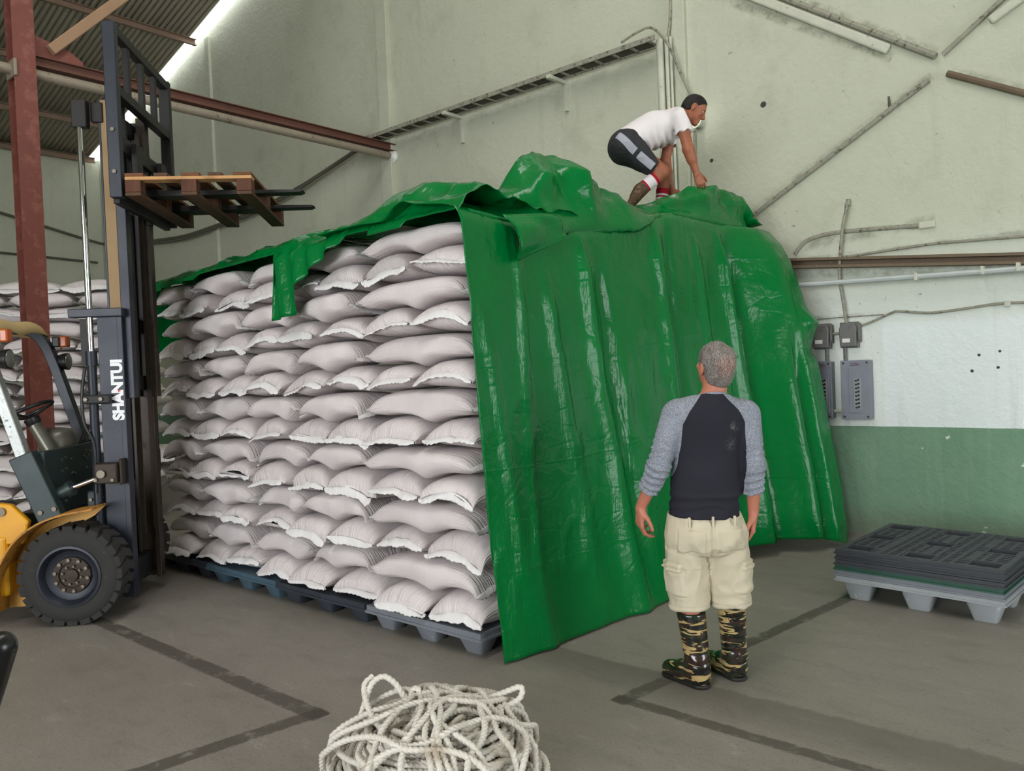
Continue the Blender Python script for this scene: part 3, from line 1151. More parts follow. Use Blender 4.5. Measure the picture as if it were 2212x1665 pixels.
def keep_out(P):
    P[:, NB:, 0] = np.maximum(P[:, NB:, 0], -2.955)
    P[:, :, 2] = np.maximum(P[:, :, 2], .006)
    P[:, :NB, 2] = np.maximum(P[:, :NB, 2], np.where(P[:, :NB, 0] < -2.98, tz[:, None] - .03, 0))
    return P


V = relax(P0, T0, ext, hold, 120, keep_out)
verts, faces, uvs = [], [], []


def add_grid(G, U):
    k = len(verts)
    nu, nv = G.shape[:2]
    verts.extend(G.reshape(-1, 3).tolist())
    uvs.extend(U.reshape(-1, 2).tolist())
    idx = np.arange(nu * nv).reshape(nu, nv) + k
    faces.extend(np.stack([idx[:-1, :-1], idx[1:, :-1], idx[1:, 1:], idx[:-1, 1:]], -1).reshape(-1, 4).tolist())


add_grid(V, UVt)

# top sheet with the lip over the front row
def rise_front(s):
    return -0.06 * np.clip((s - .5) / 3.0, 0, 1)


lip = lerp_tab([(0, .04), (.05, .05), (.35, .05), (.42, .06), (.75, .06), (.93, .045), (.985, .06), (1.10, .10), (1.25, .18), (1.35, .22), (1.44, .28), (1.455, .46), (1.725, .48), (1.74, .05), (2.2, .04), (2.8, .06), (3.4, .08), (3.6, .12), (3.75, .2)])
fin = lerp_tab([(-.1, .10), (.1, .13), (.30, .17), (.50, .23), (.75, .20), (.95, .12), (1.2, .10), (1.6, .10), (1.75, .07), (2.4, .06), (3.2, .05), (3.6, .03)])
S = np.unique(np.r_[np.linspace(-.02, 3.73, 190), 1.455, 1.46, 1.725, 1.735])
NV2 = 56
G = np.zeros((len(S), NV2, 3))
U = np.zeros((len(S), NV2, 2))
for i, s in enumerate(S):
    base = PH + 14 * LH + float(rise_front(np.array(s))) + 0.006
    F = float(fin(s))
    Lp = float(lip(s))
    yb = SY0
    pts = [(4.6, base + .02), (3.9, base + .05), (3.5, base + F * .6), (3.3, base + F), (3.2, base + F * .8), (3.13, base + .45 * F + .01), (yb + .0, base + .03), (yb - .045, base - .005), (yb - .068, base - .05), (yb - .07 - .015 * min(1, Lp * 3), base - max(Lp, .055))]
    if Lp < .06:
        pts = pts[:7] + [(yb - .01, base + .012), (yb - .03, base - .004), (yb - .045, base - .02)]
    sp = np.array(spline([(a, 0, c) for a, c in pts], 7))[:, [0, 2]]
    seg = np.r_[0, np.cumsum(np.linalg.norm(np.diff(sp, axis=0), axis=1))]
    q = np.linspace(0, 1, NV2) ** .8 * seg[-1]
    G[i, :, 0] = SX0 - s
    G[i, :, 1] = np.interp(q, seg, sp[:, 0])
    G[i, :, 2] = np.interp(q, seg, sp[:, 1])
    U[i, :, 0] = s + 5
    U[i, :, 1] = q
g = np.stack([G[..., 0] * 2.8, U[..., 1] * 3.4], -1)
vv = np.linspace(0, 1, NV2)[None, :]
d = (1 - 2 * np.abs(vnoise(g, 41))) * .035 + (1 - 2 * np.abs(vnoise(g * 2.3, 42))) * .016
keep = np.clip((G[..., 2] - (PH + 14 * LH - .05)) / .06, .25, 1)
G[..., 2] += np.maximum(d, -.02) * keep * np.clip((1 - vv) * 6, .1, 1)
G[..., 1] -= np.abs(d) * .4 * keep
# strip hangs with folds, its right edge gathered
G[..., 1] -= .022 * (1 + np.sin(G[..., 0] * 34 + G[..., 2] * 6)) * (G[..., 2] < 2.42)
add_grid(G, U)

# turned-over corner that hangs in front of the bunch
for off in (0.0, .03):
    A_, B_, C_, D_ = (np.array(p) for p in ((-2.86, 3.36, 2.475), (-2.85, 3.39, 2.215), (-2.83, 3.84, 2.385), (-2.87, 3.79, 2.52)))
    n = 24
    uu, ww = np.meshgrid(np.linspace(0, 1, n), np.linspace(0, 1, n), indexing='ij')
    Q = ((1 - uu)[..., None] * (1 - ww)[..., None] * A_ + (1 - uu)[..., None] * ww[..., None] * B_ + uu[..., None] * ww[..., None] * C_ + uu[..., None] * (1 - ww)[..., None] * D_)
    Q[..., 0] += off * (1 - ww) - .05 * (1 - ww) ** 2 + .02 * np.sin(ww * 3 + uu * 2) + .02 * vnoise(np.stack([uu * 3, ww * 3], -1), 51)
    Q[..., 2] -= off * .5
    add_grid(Q, np.stack([uu * .5 + 9 + off * 9, ww * .3], -1))

# left end of the block
ww = np.linspace(0, 1, 30)
yy = np.linspace(SY0 - .03, 4.2, 24)
Q = np.zeros((24, 30, 3))
for i, y in enumerate(yy):
    Q[i, :, 0] = -6.76 - .04 * np.sin(ww * 3) + .012 * np.sin(y * 14 + ww * 4)
    Q[i, :, 1] = y + .03 * np.sin(ww * 9) * (i == 0)
    Q[i, :, 2] = 2.44 - ww * (.66 + .12 * np.sin(y * 5))
add_grid(Q, np.stack(np.meshgrid(yy, ww * 1.7, indexing='ij'), -1))

me = bpy.data.meshes.new('tarpaulin')
me.from_pydata(verts, [], faces)
me.materials.append(TARP)
l = me.uv_layers.new(name='UVMap')
li = np.zeros(len(me.loops), dtype=np.int32)
me.loops.foreach_get('vertex_index', li)
l.data.foreach_set('uv', np.array(uvs, np.float32)[li].ravel())
me.polygons.foreach_set('use_smooth', [True] * len(me.polygons))
me.update()
tarp = link(bpy.data.objects.new('tarpaulin', me))
tag(tarp, 'glossy green tarpaulin draped over the sack block, bunched along its top edge', 'tarp')
sm = tarp.modifiers.new('solid', 'SOLIDIFY')
sm.thickness = 0.003
sm.offset = 1
# ================================================================== forklift
FD, FX, FRZ = 5.82, -2.99, YAW + math.radians(6.0)
fo = fw0 * FD + rt0 * FX
FL = empty('forklift', (fo.x, fo.y, 0), FRZ)
tag(FL, 'yellow and dark blue forklift with raised mast, carrying an empty wooden pallet', 'forklift')

BLUE = mat('mast_paint', (36, 40, 50), 0.45, 0.2, 0.25, 5, 0.15, 70, wear=(104, 106, 108), wear_amt=0.66)
RAIL = mat('greased_rail', (66, 57, 50), 0.5, 0.45, 0.35, 4, 0.2, 50, wear=(40, 36, 34), wear_amt=0.55)
TAN = mat('dried_grease', (146, 120, 84), 0.65, 0.1, 0.2, 4, 0.3, 50)
CHROME = mat('chrome', (225, 226, 235), 0.09, 1.0, 0.03, 4, 0.0)
YEL = mat('yellow_paint', (222, 158, 14), 0.42, 0.0, 0.14, 4, 0.1, 60, wear=(120, 92, 50), wear_amt=0.62)
DGREEN = mat('dark_green_paint', (40, 54, 54), 0.45, 0.15, 0.2, 6, 0.1, 60, wear=(98, 108, 104), wear_amt=0.68)
RUBBER = mat('tyre_rubber', (44, 43, 42), 0.85, 0.0, 0.25, 9, 0.4, 40, wear=(88, 78, 66), wear_amt=0.62)
IRON = mat('oily_iron', (58, 48, 40), 0.55, 0.5, 0.3, 20, 0.3, 80)
BOLT = mat('bolt_steel', (112, 104, 92), 0.45, 0.7, 0.2, 20, 0.1)
BLACKP = mat('black_plastic', (24, 24, 25), 0.4, 0.0, 0.15, 8, 0.1, 60)
CANVAS = mat('beige_canvas', (198, 172, 122), 0.85, 0.0, 0.12, 6, 0.4, 90)
WORN = mat('bare_worn_steel', (168, 170, 168), 0.42, 0.5, 0.2, 14, 0.2, 60, wear=(70, 84, 84), wear_amt=0.55)
AMBER = mat('amber_lens', (176, 82, 30), 0.2, 0.0, 0.1, 8, 0.05)
GLASS = mat('lamp_glass', (120, 122, 116), 0.15, 0.3, 0.1, 8, 0.1)
WHITE = mat('white_lettering', (236, 236, 238), 0.5, 0.0, 0.03, 8, 0.0)
DARK = mat('black_steel', (36, 34, 34), 0.55, 0.3, 0.2, 6, 0.2)  # steel near black in itself, on forks, carriage and backrest
DOME = mat('dusty_dashboard', (104, 102, 92), 0.35, 0.4, 0.2, 8, 0.1)

for sg in (-1, 1):
    yo = .31 * sg
    b = MB()
    b.span((.075, yo - .011, .10), (.235, yo + .011, 2.13))
    b.span((.205, yo - sg * .075, .10), (.243, yo + sg * .012, 2.13))
    b.span((.075, yo - sg * .06, .10), (.10, yo, 2.13))
    b.build('mast_rail', BLUE if sg < 0 else RAIL, FL, bevel=.004)
    b = MB()
    yi = .262 * sg
    b.span((.15, yi - .012, 1.50), (.225, yi + .012, 3.60))
    inner = b.build('inner_mast_rail', TAN if sg < 0 else DARK, FL, bevel=.003)
    b = MB()
    b.span((.225, yi - sg * .07, 1.50), (.29, yi + sg * .016, 3.62))
    b.span((.135, yi - sg * .05, 1.50), (.152, yi + sg * .014, 3.60))
    b.build('rail_flange', BLUE if sg < 0 else RAIL, inner, bevel=.004)
    # lift cylinder with chrome rod
    b = MB().tube([(.03, .325 * sg, .25), (.03, .325 * sg, 1.76)], .03, 18).tube([(.03, .325 * sg, 1.74), (.03, .325 * sg, 1.84)], .038, 18)
    cyl = b.build('lift_cylinder', BLUE, FL, smooth=40)
    MB().tube([(.03, .325 * sg, 1.83), (.03, .325 * sg, 3.40)], .021, 20).build('piston_rod', CHROME, cyl, smooth=40)
    MB().span((-.015, .28 * sg, 3.39), (.085, .35 * sg, 3.58)).span((.09, .25 * sg, 3.44), (.17, .29 * sg, 3.58)).build('rod_head', DARK, cyl, bevel=.008)
    # stay brackets
    MB().span((-.10, .28 * sg, 2.075), (.26, .36 * sg, 2.135)).build('mast_bracket', BLUE, FL, bevel=.006)
    MB().span((-.045, .30 * sg, 1.74), (.015, .305 * sg, 2.07)).build('side_plate', DARK, FL)
    b = MB().span((-.03, .33 * sg, 1.47), (.16, .375 * sg, 1.535))
    cl = b.build('cylinder_clamp', DARK, FL, bevel=.012)
    MB().tube([(0, .374 * sg, 1.505), (0, .39 * sg, 1.505)], .014, 6).tube([(.1, .374 * sg, 1.505), (.1, .39 * sg, 1.505)], .014, 6).build('clamp_bolt', BOLT, cl)
    # tilt cylinder
    tc = MB().tube([(-.34, .41 * sg, .80), (-.10, .41 * sg, .905)], .045, 18).tube([(-.13, .41 * sg, .892), (-.10, .41 * sg, .905)], .055, 18).build('tilt_cylinder', DGREEN, FL, smooth=40)
    MB().tube([(-.10, .41 * sg, .905), (.09, .395 * sg, .97)], .016, 14).build('piston_rod', CHROME, tc, smooth=40)
    b = MB().span((.05, .33 * sg, .92), (.20, .43 * sg, 1.06)).span((.20, .322 * sg, .905), (.225, .40 * sg, 1.085))
    pv = b.build('tilt_pivot', IRON, FL, bevel=.01)
    MB().tube([(.10, .43 * sg, .99), (.10, .45 * sg, .99)], .028, 12).tube([(.06, .43 * sg, .95), (.06, .445 * sg, .95)], .014, 6).tube([(.17, .43 * sg, .945), (.17, .442 * sg, .945)], .012, 6).build('pivot_pin', BOLT, pv, smooth=40)
    # forks
    b = MB()
    pr = [(.36, 2.905), (.36, 3.28), (.40, 3.28), (.40, 2.955), (1.50, 2.945), (1.53, 2.938), (1.50, 2.925)]
    b.prism(pr, (0, .26 * sg + .055, 0), (1, 0, 0), (0, 0, 1), .11)
    b.build('fork', DARK, FL, bevel=.004)

# cross members of both mast stages, free-lift cylinder and chains
for z0, z1 in ((.14, .30), (1.98, 2.10)):
    MB().span((.10, -.30, z0), (.16, .30, z1)).build('mast_crossmember', DARK, FL, bevel=.005)
for z0, z1 in ((3.47, 3.57), (1.55, 1.66)):
    MB().span((.14, -.25, z0), (.20, .25, z1)).build('inner_crossmember', DARK, FL, bevel=.005)
b = MB().tube([(.17, .06, 1.6), (.17, .06, 3.35)], .045, 16)
b.build('free_lift_cylinder', DARK, FL, smooth=40)
for yy in (-.09, .17):
    MB().bar((.24, yy, .5), (.24, yy, 3.5), .035, .012).build('lift_chain', IRON, FL)
MB().tube(spline([(-.01, -.345, 1.72), (-.03, -.36, 1.55), (-.025, -.365, 1.35), (.03, -.36, 1.2), (.035, -.355, 1.0), (.03, -.36, .85)], 6), .011, 10).build('hydraulic_hose', BLACKP, FL, smooth=40)

# carriage
b = MB()
b.span((.30, -.52, 3.20), (.345, .52, 3.30)).span((.30, -.52, 2.82), (.345, .52, 2.93))
for yy in (-.2, .2):
    b.span((.27, yy - .03, 2.80), (.31, yy + .03, 3.34))
b.build('carriage', DARK, FL, bevel=.006)
lb = empty('load_backrest')
lb.parent = FL
for sg in (-1, 1):
    MB().span((.30, .55 * sg - .03, 2.85), (.382, .55 * sg + .03, 4.02)).build('upright', BLUE if sg < 0 else DARK, lb, bevel=.006)
MB().span((.315, -.52, 3.95), (.375, .52, 4.015)).build('top_bar', DARK, lb, bevel=.005)
MB().span((.315, -.52, 3.55), (.375, .52, 3.615)).build('lower_bar', DARK, lb, bevel=.005)
for yy in (-.28, 0.0, .26):
    MB().span((.325, yy - .022, 3.61), (.365, yy + .022, 3.955)).build('upright_bar', DARK, lb, bevel=.004)
MB().tube([(.34, -.583, 3.3), (.34, -.59, 3.3)], .014, 8).tube([(.34, -.583, 3.02), (.34, -.59, 3.02)], .014, 8).build('backrest_bolt', BOLT, lb)

# lettering on the near mast rail, read upwards
cu = bpy.data.curves.new('mast_lettering', 'FONT')
cu.body = 'SHANTUI'
cu.size = .118
cu.extrude = .0012
cu.offset = .0062
cu.space_character = .98
to = bpy.data.objects.new('tmp_text', cu)
COL.objects.link(to)
dg = bpy.context.evaluated_depsgraph_get()
tm = bpy.data.meshes.new_from_object(to.evaluated_get(dg))
bpy.data.objects.remove(to)
co = np.zeros(len(tm.vertices) * 3)
tm.vertices.foreach_get('co', co)
co = co.reshape(-1, 3)
w_, h_ = np.ptp(co[:, 0]), np.ptp(co[:, 1])
co[:, 0] = (co[:, 0] - co[:, 0].min()) / w_ * .425
co[:, 1] = (co[:, 1] - co[:, 1].min()) / h_ * .082
# reading direction -> +z, glyph up -> -x, facing -y
new = np.stack([.232 - co[:, 1], -.3225 - co[:, 2], 1.35 + co[:, 0]], -1)
tm.vertices.foreach_set('co', new.ravel())
tm.materials.clear()
tm.materials.append(WHITE)
tm.update()
lt = bpy.data.objects.new('mast_lettering', tm)
link(lt, FL)
lt['label'] = 'white block letters SHANTUI reading up the mast rail'
RED = mat('red_accent', (196, 52, 48), 0.5)
MB().prism([(0, 0), (.02, .011), (0, .022)], (.196, -.3236, 1.545), (1, 0, 0), (0, 0, 1), .001).build('red_accent', RED, FL)


# wheels
def wheel(x, y, r, w, sg, full=True):
    """axle along y; sg -1: outer face towards -y"""
    root = empty('front_wheel' if full else 'rear_wheel', (x, y, r))
    root.parent = FL
    k = r / .335
    b = MB()
    prof = [(.195, 0), (.205, -.004), (.25, -.012), (.292, -.004), (.312, .012), (.318, .03), (.318, w - .03), (.30, w), (.2, w)]
    R = Matrix(((1, 0, 0), (0, 0, -sg), (0, sg, 0)))     # lathe z -> inward along y
    R = Matrix(((1, 0, 0), (0, 0, 1), (0, -1, 0))) if sg < 0 else Matrix(((1, 0, 0), (0, 0, -1), (0, 1, 0)))
    b.lathe([(a * k, h) for a, h in prof], 56, rot=R, caps=False)
    nl = 24
    for i in range(nl):
        for side in (0, 1):
            a = 2 * math.pi * (i + .5 * side) / nl
            rad = Vector((math.cos(a), 0, math.sin(a)))
            tan = Vector((-math.sin(a), 0, math.cos(a)))
            ax = R @ Vector((0, 0, 1))
            z0, z1 = (.004, w * .55) if side == 0 else (w * .45, w)
            pts = []
            for (zz, sh) in ((z0, 0), (z1, .035 * (1 if side == 0 else -1) * k)):
                for (rr, ww) in ((.300, .034), (.3345, .031)):
                    for s2 in (-1, 1):
                        pts.append(rad * rr * k + tan * (s2 * ww * k + sh) + ax * zz)
            b.add(pts, [(0, 1, 3, 2), (4, 6, 7, 5), (0, 4, 5, 1), (2, 3, 7, 6), (0, 2, 6, 4), (1, 5, 7, 3)])
    b.build('tyre', RUBBER, root, smooth=35)
    rim = MB().lathe([(.20 * k, -.004), (.205 * k, -.012), (.19 * k, -.014), (.180 * k, .0), (.165 * k, .035), (.135 * k, .05), (.10 * k, .048), (.06 * k, .06), (.01 * k, .06)], 48, rot=R, caps=False).build('rim', BLUE, root, smooth=40)
    hub = MB().lathe([(.125 * k, .046), (.12 * k, .036), (.085 * k, .034), (.08 * k, .05), (.045 * k, .052), (.04 * k, .03), (.01 * k, .028)], 40, rot=R).build('hub', IRON, root, smooth=40)
    for ring, n, br in ((.105, 10, .0125), (.06, 8, .0075)):
        for i in range(n):
            a = 2 * math.pi * (i + .3) / n
            c = R @ Vector((ring * k * math.cos(a), ring * k * math.sin(a), .036 if ring > .09 else .045))
            ax = R @ Vector((0, 0, -1))
            MB().tube([c, c + ax * .016], br, 6).build('wheel_bolt', BOLT, hub)
    return root


wheel(-.07, -.60, .335, .22, -1)
wheel(-.13, .58, .335, .22, 1)
wheel(-1.72, -.52, .27, .16, -1, False)
wheel(-1.72, .52, .27, .16, 1, False)

# body, fender, cowl
b = MB()
b.prism([(-2.25, .35), (-2.3, .9), (-1.3, 1.0), (-1.25, .62), (-.62, .60), (-.50, .62), (-.50, .20), (-2.1, .20)], (0, .50, 0), (1, 0, 0), (0, 0, 1), 1.0)
b.build('chassis', YEL, FL, bevel=.03, bseg=3)
b = MB().prism([(-.62, .55), (-.60, .80), (-.55, .835), (-.47, .82), (-.36, .70), (-.40, .55)], (0, -.44, 0), (1, 0, 0), (0, 0, 1), .05)
ear = b.build('body_lug', YEL, FL, bevel=.012)
MB().tube([(-.53, -.493, .775), (-.53, -.505, .775)], .03, 16).build('lug_cap', BOLT, ear, smooth=40)
# curved mudguard: thin curved band with an inner panel
arc = [(-.58, .10), (-.56, .28), (-.50, .45), (-.40, .60), (-.26, .70), (-.10, .755), (.05, .775), (.10, .785)]
arc = np.array(spline([(a, 0, c) for a, c in arc], 5))[:, [0, 2]]
ins = arc * 1.0
nrm = np.gradient(arc, axis=0)
nrm = np.stack([nrm[:, 1], -nrm[:, 0]], -1)
nrm /= np.linalg.norm(nrm, axis=1)[:, None]
pts = [tuple(p) for p in arc] + [tuple(p + n_ * .014) for p, n_ in zip(arc[::-1], nrm[::-1])]
b = MB().prism(pts, (0, -.385, 0), (1, 0, 0), (0, 0, 1), .235)
fen = b.build('mudguard', mat('faded_yellow_paint', (176, 122, 44), 0.6, 0, .3, 6, .2, 60, wear=(96, 76, 52), wear_amt=.52), FL, bevel=.003)
pan = [tuple(p + n_ * .012) for p, n_ in zip(arc, nrm)] + [(.02, .70), (-.06, .66), (-.30, .5), (-.44, .2), (-.46, .1)]
MB().prism(pan, (0, -.37, 0), (1, 0, 0), (0, 0, 1), .012).build('inner_panel', mat('pale_yellow_panel', (224, 170, 84), 0.5, 0, .12, 5, .1), fen)
b = MB().span((-.50, -.36, .20), (.06, .36, .62)).span((-.30, -.44, .70), (-.26, .44, 1.165)).span((-.5, -.36, .6), (-.28, .36, .74))
cow = b.build('cowl_panel', DGREEN, FL, bevel=.008)
for (yy, zz) in ((-.2, 1.08), (-.14, 1.09), (-.05, 1.07), (-.2, 1.0), (-.14, 1.01), (0.0, .96), (.16, 1.07), (.2, 1.05), (.24, 1.07), (.2, 1.11), (.27, 1.10), (.2, .98), (.2, .88), (-.02, .82), (.05, .84), (-.1, .8), (-.16, .78)):
    MB().tube([(-.262, yy, zz), (-.250, yy, zz)], .011, 8).build('cowl_bolt', BOLT, cow)
for s_ in (-1, 1):
    axb = MB().span((-.06, .27 * s_, .42), (.08, .30 * s_, .86)).build('axle_bracket', DGREEN, FL, bevel=.01)
for (xx, zz) in ((-.03, .80), (.02, .74), (-.04, .66), (.05, .81), (.02, .56)):
    MB().tube([(xx, -.30, zz), (xx, -.315, zz)], .012, 8).build('bracket_bolt', BOLT, FL)

# overhead guard
for sg in (-1, 1):
    path = spline([(-.375, .47 * sg, 1.12), (-.47, .47 * sg, 1.45), (-.575, .47 * sg, 1.80), (-.64, .47 * sg, 1.95), (-.74, .47 * sg, 2.045), (-.95, .47 * sg, 2.07)], 5)
    MB().tube(path, .052, 4, phase=math.pi / 4).build('guard_post', WORN if sg < 0 else BLUE, FL, smooth=30, bevel=.006)
    b = MB()
    b.bar((-.21, .47 * sg, .70), (-.385, .47 * sg, 1.15), .085, .16, upv=(1, 0, .3))
    pf = b.build('post_foot', DGREEN, FL, bevel=.008)
    b = MB()
    for (xx, zz) in ((-.27, .76), (-.18, .78)):
        b.tube([(xx, .51 * sg, zz), (xx, .525 * sg, zz)], .016, 8)
    b.build('foot_bolt', BOLT, pf)
    MB().bar((-1.85, .47 * sg, .9), (-1.72, .47 * sg, 2.07), .06, .08, upv=(1, 0, 0)).build('rear_post', BLUE, FL, bevel=.006)
    # lamps
    lx, ly = (-.47, -.50) if sg < 0 else (-.53, .50)
    b = MB().span((lx - .055, ly - .035, 1.915), (lx + .005, ly + .035, 2.0))
    ts = b.build('turn_signal', BLACKP, FL, bevel=.01)
    MB().span((lx + .004, ly - .036, 1.913), (lx + .06, ly + .036, 2.002)).build('amber_lens', AMBER, ts, bevel=.012, bseg=3)
    MB().tube([(lx, ly, 1.915), (lx, ly, 1.895), (lx - .03, ly * .98, 1.87), (lx - .05, ly * .96, 1.83)], .006, 8).build('lamp_stalk', BOLT, ts, smooth=40)
    b = MB()
    Rx = Matrix(((0, 0, 1), (0, 1, 0), (-1, 0, 0)))
    b.lathe([(.03, -.06), (.055, -.045), (.065, -.01), (.068, .02), (.06, .022)], 20, (lx + .03, ly, 1.80), Rx)
    hl = b.build('headlight', BLACKP, FL, smooth=40)
    MB().lathe([(.061, .018), (.058, .026), (.03, .034), (.005, .036)], 20, (lx + .03, ly, 1.80), Rx).build('lamp_glass', GLASS, hl, smooth=40)
    MB().tube([(lx, ly, 1.75), (lx - .06, ly * .97, 1.74)], .008, 8).build('lamp_stalk', BOLT, hl)
# canvas spread over the guard roof, edge sagging
n1, n2 = 40, 30
cv = np.zeros((n1, n2, 3))
for i, a in enumerate(np.linspace(0, 1, n1)):
    for j, c in enumerate(np.linspace(0, 1, n2)):
        x, y = -2.0 + a * 1.33, -.56 + c * 1.08
        edge = min(1 - a, min(c, 1 - c) * 1.2)
        z = 2.115 - .10 * max(0, 1 - edge / .035) ** 1 + .012 * math.sin(c * 19 + a * 4) - .01 * math.sin(a * 22)
        if c > .8 and a > .9:
            x += .05 * (c - .8) / .2
        cv[i, j] = (x, y, z)
o = grid_mesh('roof_canvas', cv, CANVAS, FL)
s = o.modifiers.new('solid', 'SOLIDIFY')
s.thickness = .004
MB().span((-1.95, -.5, 2.05), (-.72, -.44, 2.085)).span((-1.95, .44, 2.05), (-.72, .5, 2.085)).span((-.80, -.5, 2.05), (-.74, .5, 2.085)).span((-1.95, -.5, 2.05), (-1.88, .5, 2.085)).span((-1.4, -.5, 2.06), (-1.35, .5, 2.08)).build('guard_roof', BLUE, FL, bevel=.006)

# steering wheel on its column, dashboard dome, seat
tilt = Euler((0, math.radians(-24), 0)).to_matrix()
cc = Vector((-.55, -.03, 1.43))
ring = [cc + tilt @ Vector((.17 * math.cos(t), .17 * math.sin(t), 0)) for t in np.linspace(0, 2 * math.pi, 37)]
b = MB().tube(ring, .014, 10, cap=False)
for t in (.4, 2.5, 4.6):
    b.tube([cc + tilt @ Vector((.17 * math.cos(t), .17 * math.sin(t), 0)), cc + tilt @ Vector((.02 * math.cos(t), .02 * math.sin(t), -.05))], .011, 8)
b.lathe([(.03, -.04), (.055, -.06), (.05, -.10), (.03, -.12)], 18, tuple(cc), tilt)
sw = b.build('steering_wheel', BLACKP, FL, smooth=40)
MB().tube([cc + tilt @ Vector((0, 0, -.11)), cc + tilt @ Vector((.03, 0, -.55))], [.045, .055], 16).build('steering_column', DOME, sw, smooth=40)
b = MB().lathe([(.128, 0), (.134, .10), (.130, .19), (.118, .235), (.08, .262), (.01, .27)], 28, (-.43, .12, 1.03), (0, .10, 0))
b.build('dashboard', DOME, FL, smooth=40)
MB().bar((-.36, .33, 1.13), (-.30, .36, 1.30), .05, .03).build('lever', BLACKP, FL, bevel=.008)
b = MB().span((-1.45, -.28, 1.0), (-.92, .28, 1.10)).box((-1.42, 0, 1.35), (.12, .52, .55), (0, -.15, 0))
b.build('seat', BLACKP, FL, bevel=.04, bseg=3)

# ------------------------------------------------------------------ wooden pallet on the forks


def wood_mat(name, a, c, ax):
    t = NT(name)
    sc = [9, 9, 9]
    sc[ax] = 0.8
    v = t.coord('Object', scale=tuple(sc))
    n1 = t.noise(v, 3.0, 6, 0.65, 0.6)
    col = t.mix(n1, lin(a), lin(c))
    col = t.mix(t.math('MULTIPLY', t.ramp(t.noise(t.coord('Object'), 6, 4), .5, .7), .5), col, tuple(x * .5 for x in lin(a)))
    return t.out(col, 0.75, 0.0, t.bump(n1, 0.3, 0.006), Specular_IOR_Level=0.3)


WD = wood_mat('weathered_dark_board', (64, 46, 34), (98, 72, 52), 1)
WR = wood_mat('reddish_board', (92, 58, 38), (124, 82, 54), 1)
WP = wood_mat('pale_end_board', (176, 130, 84), (206, 160, 110), 0)
WB = wood_mat('pallet_block', (66, 42, 32), (104, 66, 46), 2)
PL = empty('wooden_pallet', FL.matrix_basis @ Vector((.40, -.60, 2.875)), FRZ)
pp = Matrix.Translation((fo.x, fo.y, 0)) @ Matrix.Rotation(FRZ, 4, 'Z') @ Vector((.408, -.60, 2.853))
PL.location = pp
tag(PL, 'empty brown wooden pallet lifted high on the forklift forks', 'pallet')
Lx, Ly = .82, 1.2
for i, x in enumerate((.0, .185, .36, .535, .70)):
    wdt = .12 if i in (0, 2, 4) else .09
    MB().span((x, 0, .128), (x + wdt, Ly, .150)).build('deck_board', WR if i % 2 == 0 else WD, PL, bevel=.003)
for y in (0, .55, 1.1):
    MB().span((0, y, .105), (Lx, y + .10, .127)).build('cross_board', WP if y == 0 else WR, PL, bevel=.003)
for x in (.0, .36, .72):
    for y in (0, .55, 1.1):
        MB().span((x, y, .024), (x + .10, y + .10, .104)).build('block', WB, PL, bevel=.004)
    MB().span((x, 0, 0), (x + .10, Ly, .023)).build('bottom_board', WD, PL, bevel=.003)
# ================================================================== steelwork
REDP = mat('red_oxide_paint', (122, 68, 58), 0.6, 0.1, 0.2, 3, 0.2, 50, wear=(138, 84, 74), wear_amt=0.5)
PIPE = mat('grey_dusty_pipe', (150, 138, 122), 0.6, 0.2, 0.2, 4, 0.2, 50, wear=(104, 82, 66), wear_amt=0.56)
TIMB = mat('dusty_brace_paint', (158, 126, 98), 0.7, 0.0, 0.2, 4, 0.2, 50)
PURL = mat('dusty_purlin', (142, 118, 100), 0.65, 0.1, 0.22, 5, 0.2, 50)
CREAM = mat('cream_wall_paint', (196, 197, 180), 0.75, 0.0, 0.15, 7, 0.2, 50, wear=(130, 124, 104), wear_amt=0.6)
DUSTY = mat('dusty_conduit', (150, 148, 132), 0.75, 0.0, 0.25, 9, 0.3, 60, wear=(88, 84, 70), wear_amt=0.52)
DIRT = mat('sooty_cable', (92, 88, 76), 0.85, 0.0, 0.25, 12, 0.2, 60)
RUST = mat('rusty_channel', (116, 100, 82), 0.75, 0.3, 0.3, 7, 0.3, 60, wear=(150, 140, 122), wear_amt=0.6)
GREYB = mat('grey_enamel', (128, 132, 142), 0.5, 0.2, 0.2, 8, 0.15, 60, wear=(178, 178, 180), wear_amt=0.66)
GREYD = mat('weathered_grey_box', (112, 112, 110), 0.65, 0.2, 0.25, 9, 0.3, 60, wear=(72, 68, 62), wear_amt=0.55)

XB = -8.35
b = MB()
cy = 2.735
b.span((XB - .09, cy - .095, 0), (XB - .078, cy + .095, 9.0)).span((XB + .078, cy - .095, 0), (XB + .09, cy + .095, 9.0)).span((XB - .08, cy - .006, 0), (XB + .08, cy + .006, 9.0))
col_o = tag(b.build('steel_column', REDP), 'red oxide steel column standing behind the forklift', 'column')
b = MB().tube([(XB, -8.9, 4.58), (XB, YW - .01, 4.612)], .05, 18)
tb = tag(b.build('tie_pipe', PIPE, smooth=40), 'long grey tie pipe running from the wall across the red column', 'pipe')
MB().lathe([(.085, 0), (.085, .03), (.06, .05), (.055, .09)], 20, (XB, YW - .004, 4.612), (math.pi / 2, 0, 0)).build('wall_flange', mat('white_flange', (232, 234, 230), .4), tb, smooth=40)
MB().span((XB - .11, cy - .1, 4.52), (XB + .11, cy - .07, 4.68)).build('pipe_clamp', PIPE, tb, bevel=.008)
b = MB()
REDB = mat('rusty_beam_paint', (104, 66, 54), .65, .1, .25, 4, .2, 50, wear=(70, 52, 44), wear_amt=.55)
b.span((XB - .05, cy + .1, 4.677), (XB + .05, YW - .005, 4.687)).span((XB - .005, cy + .1, 4.687), (XB + .005, YW - .005, 4.767)).span((XB - .05, cy + .1, 4.767), (XB + .05, YW - .005, 4.777))
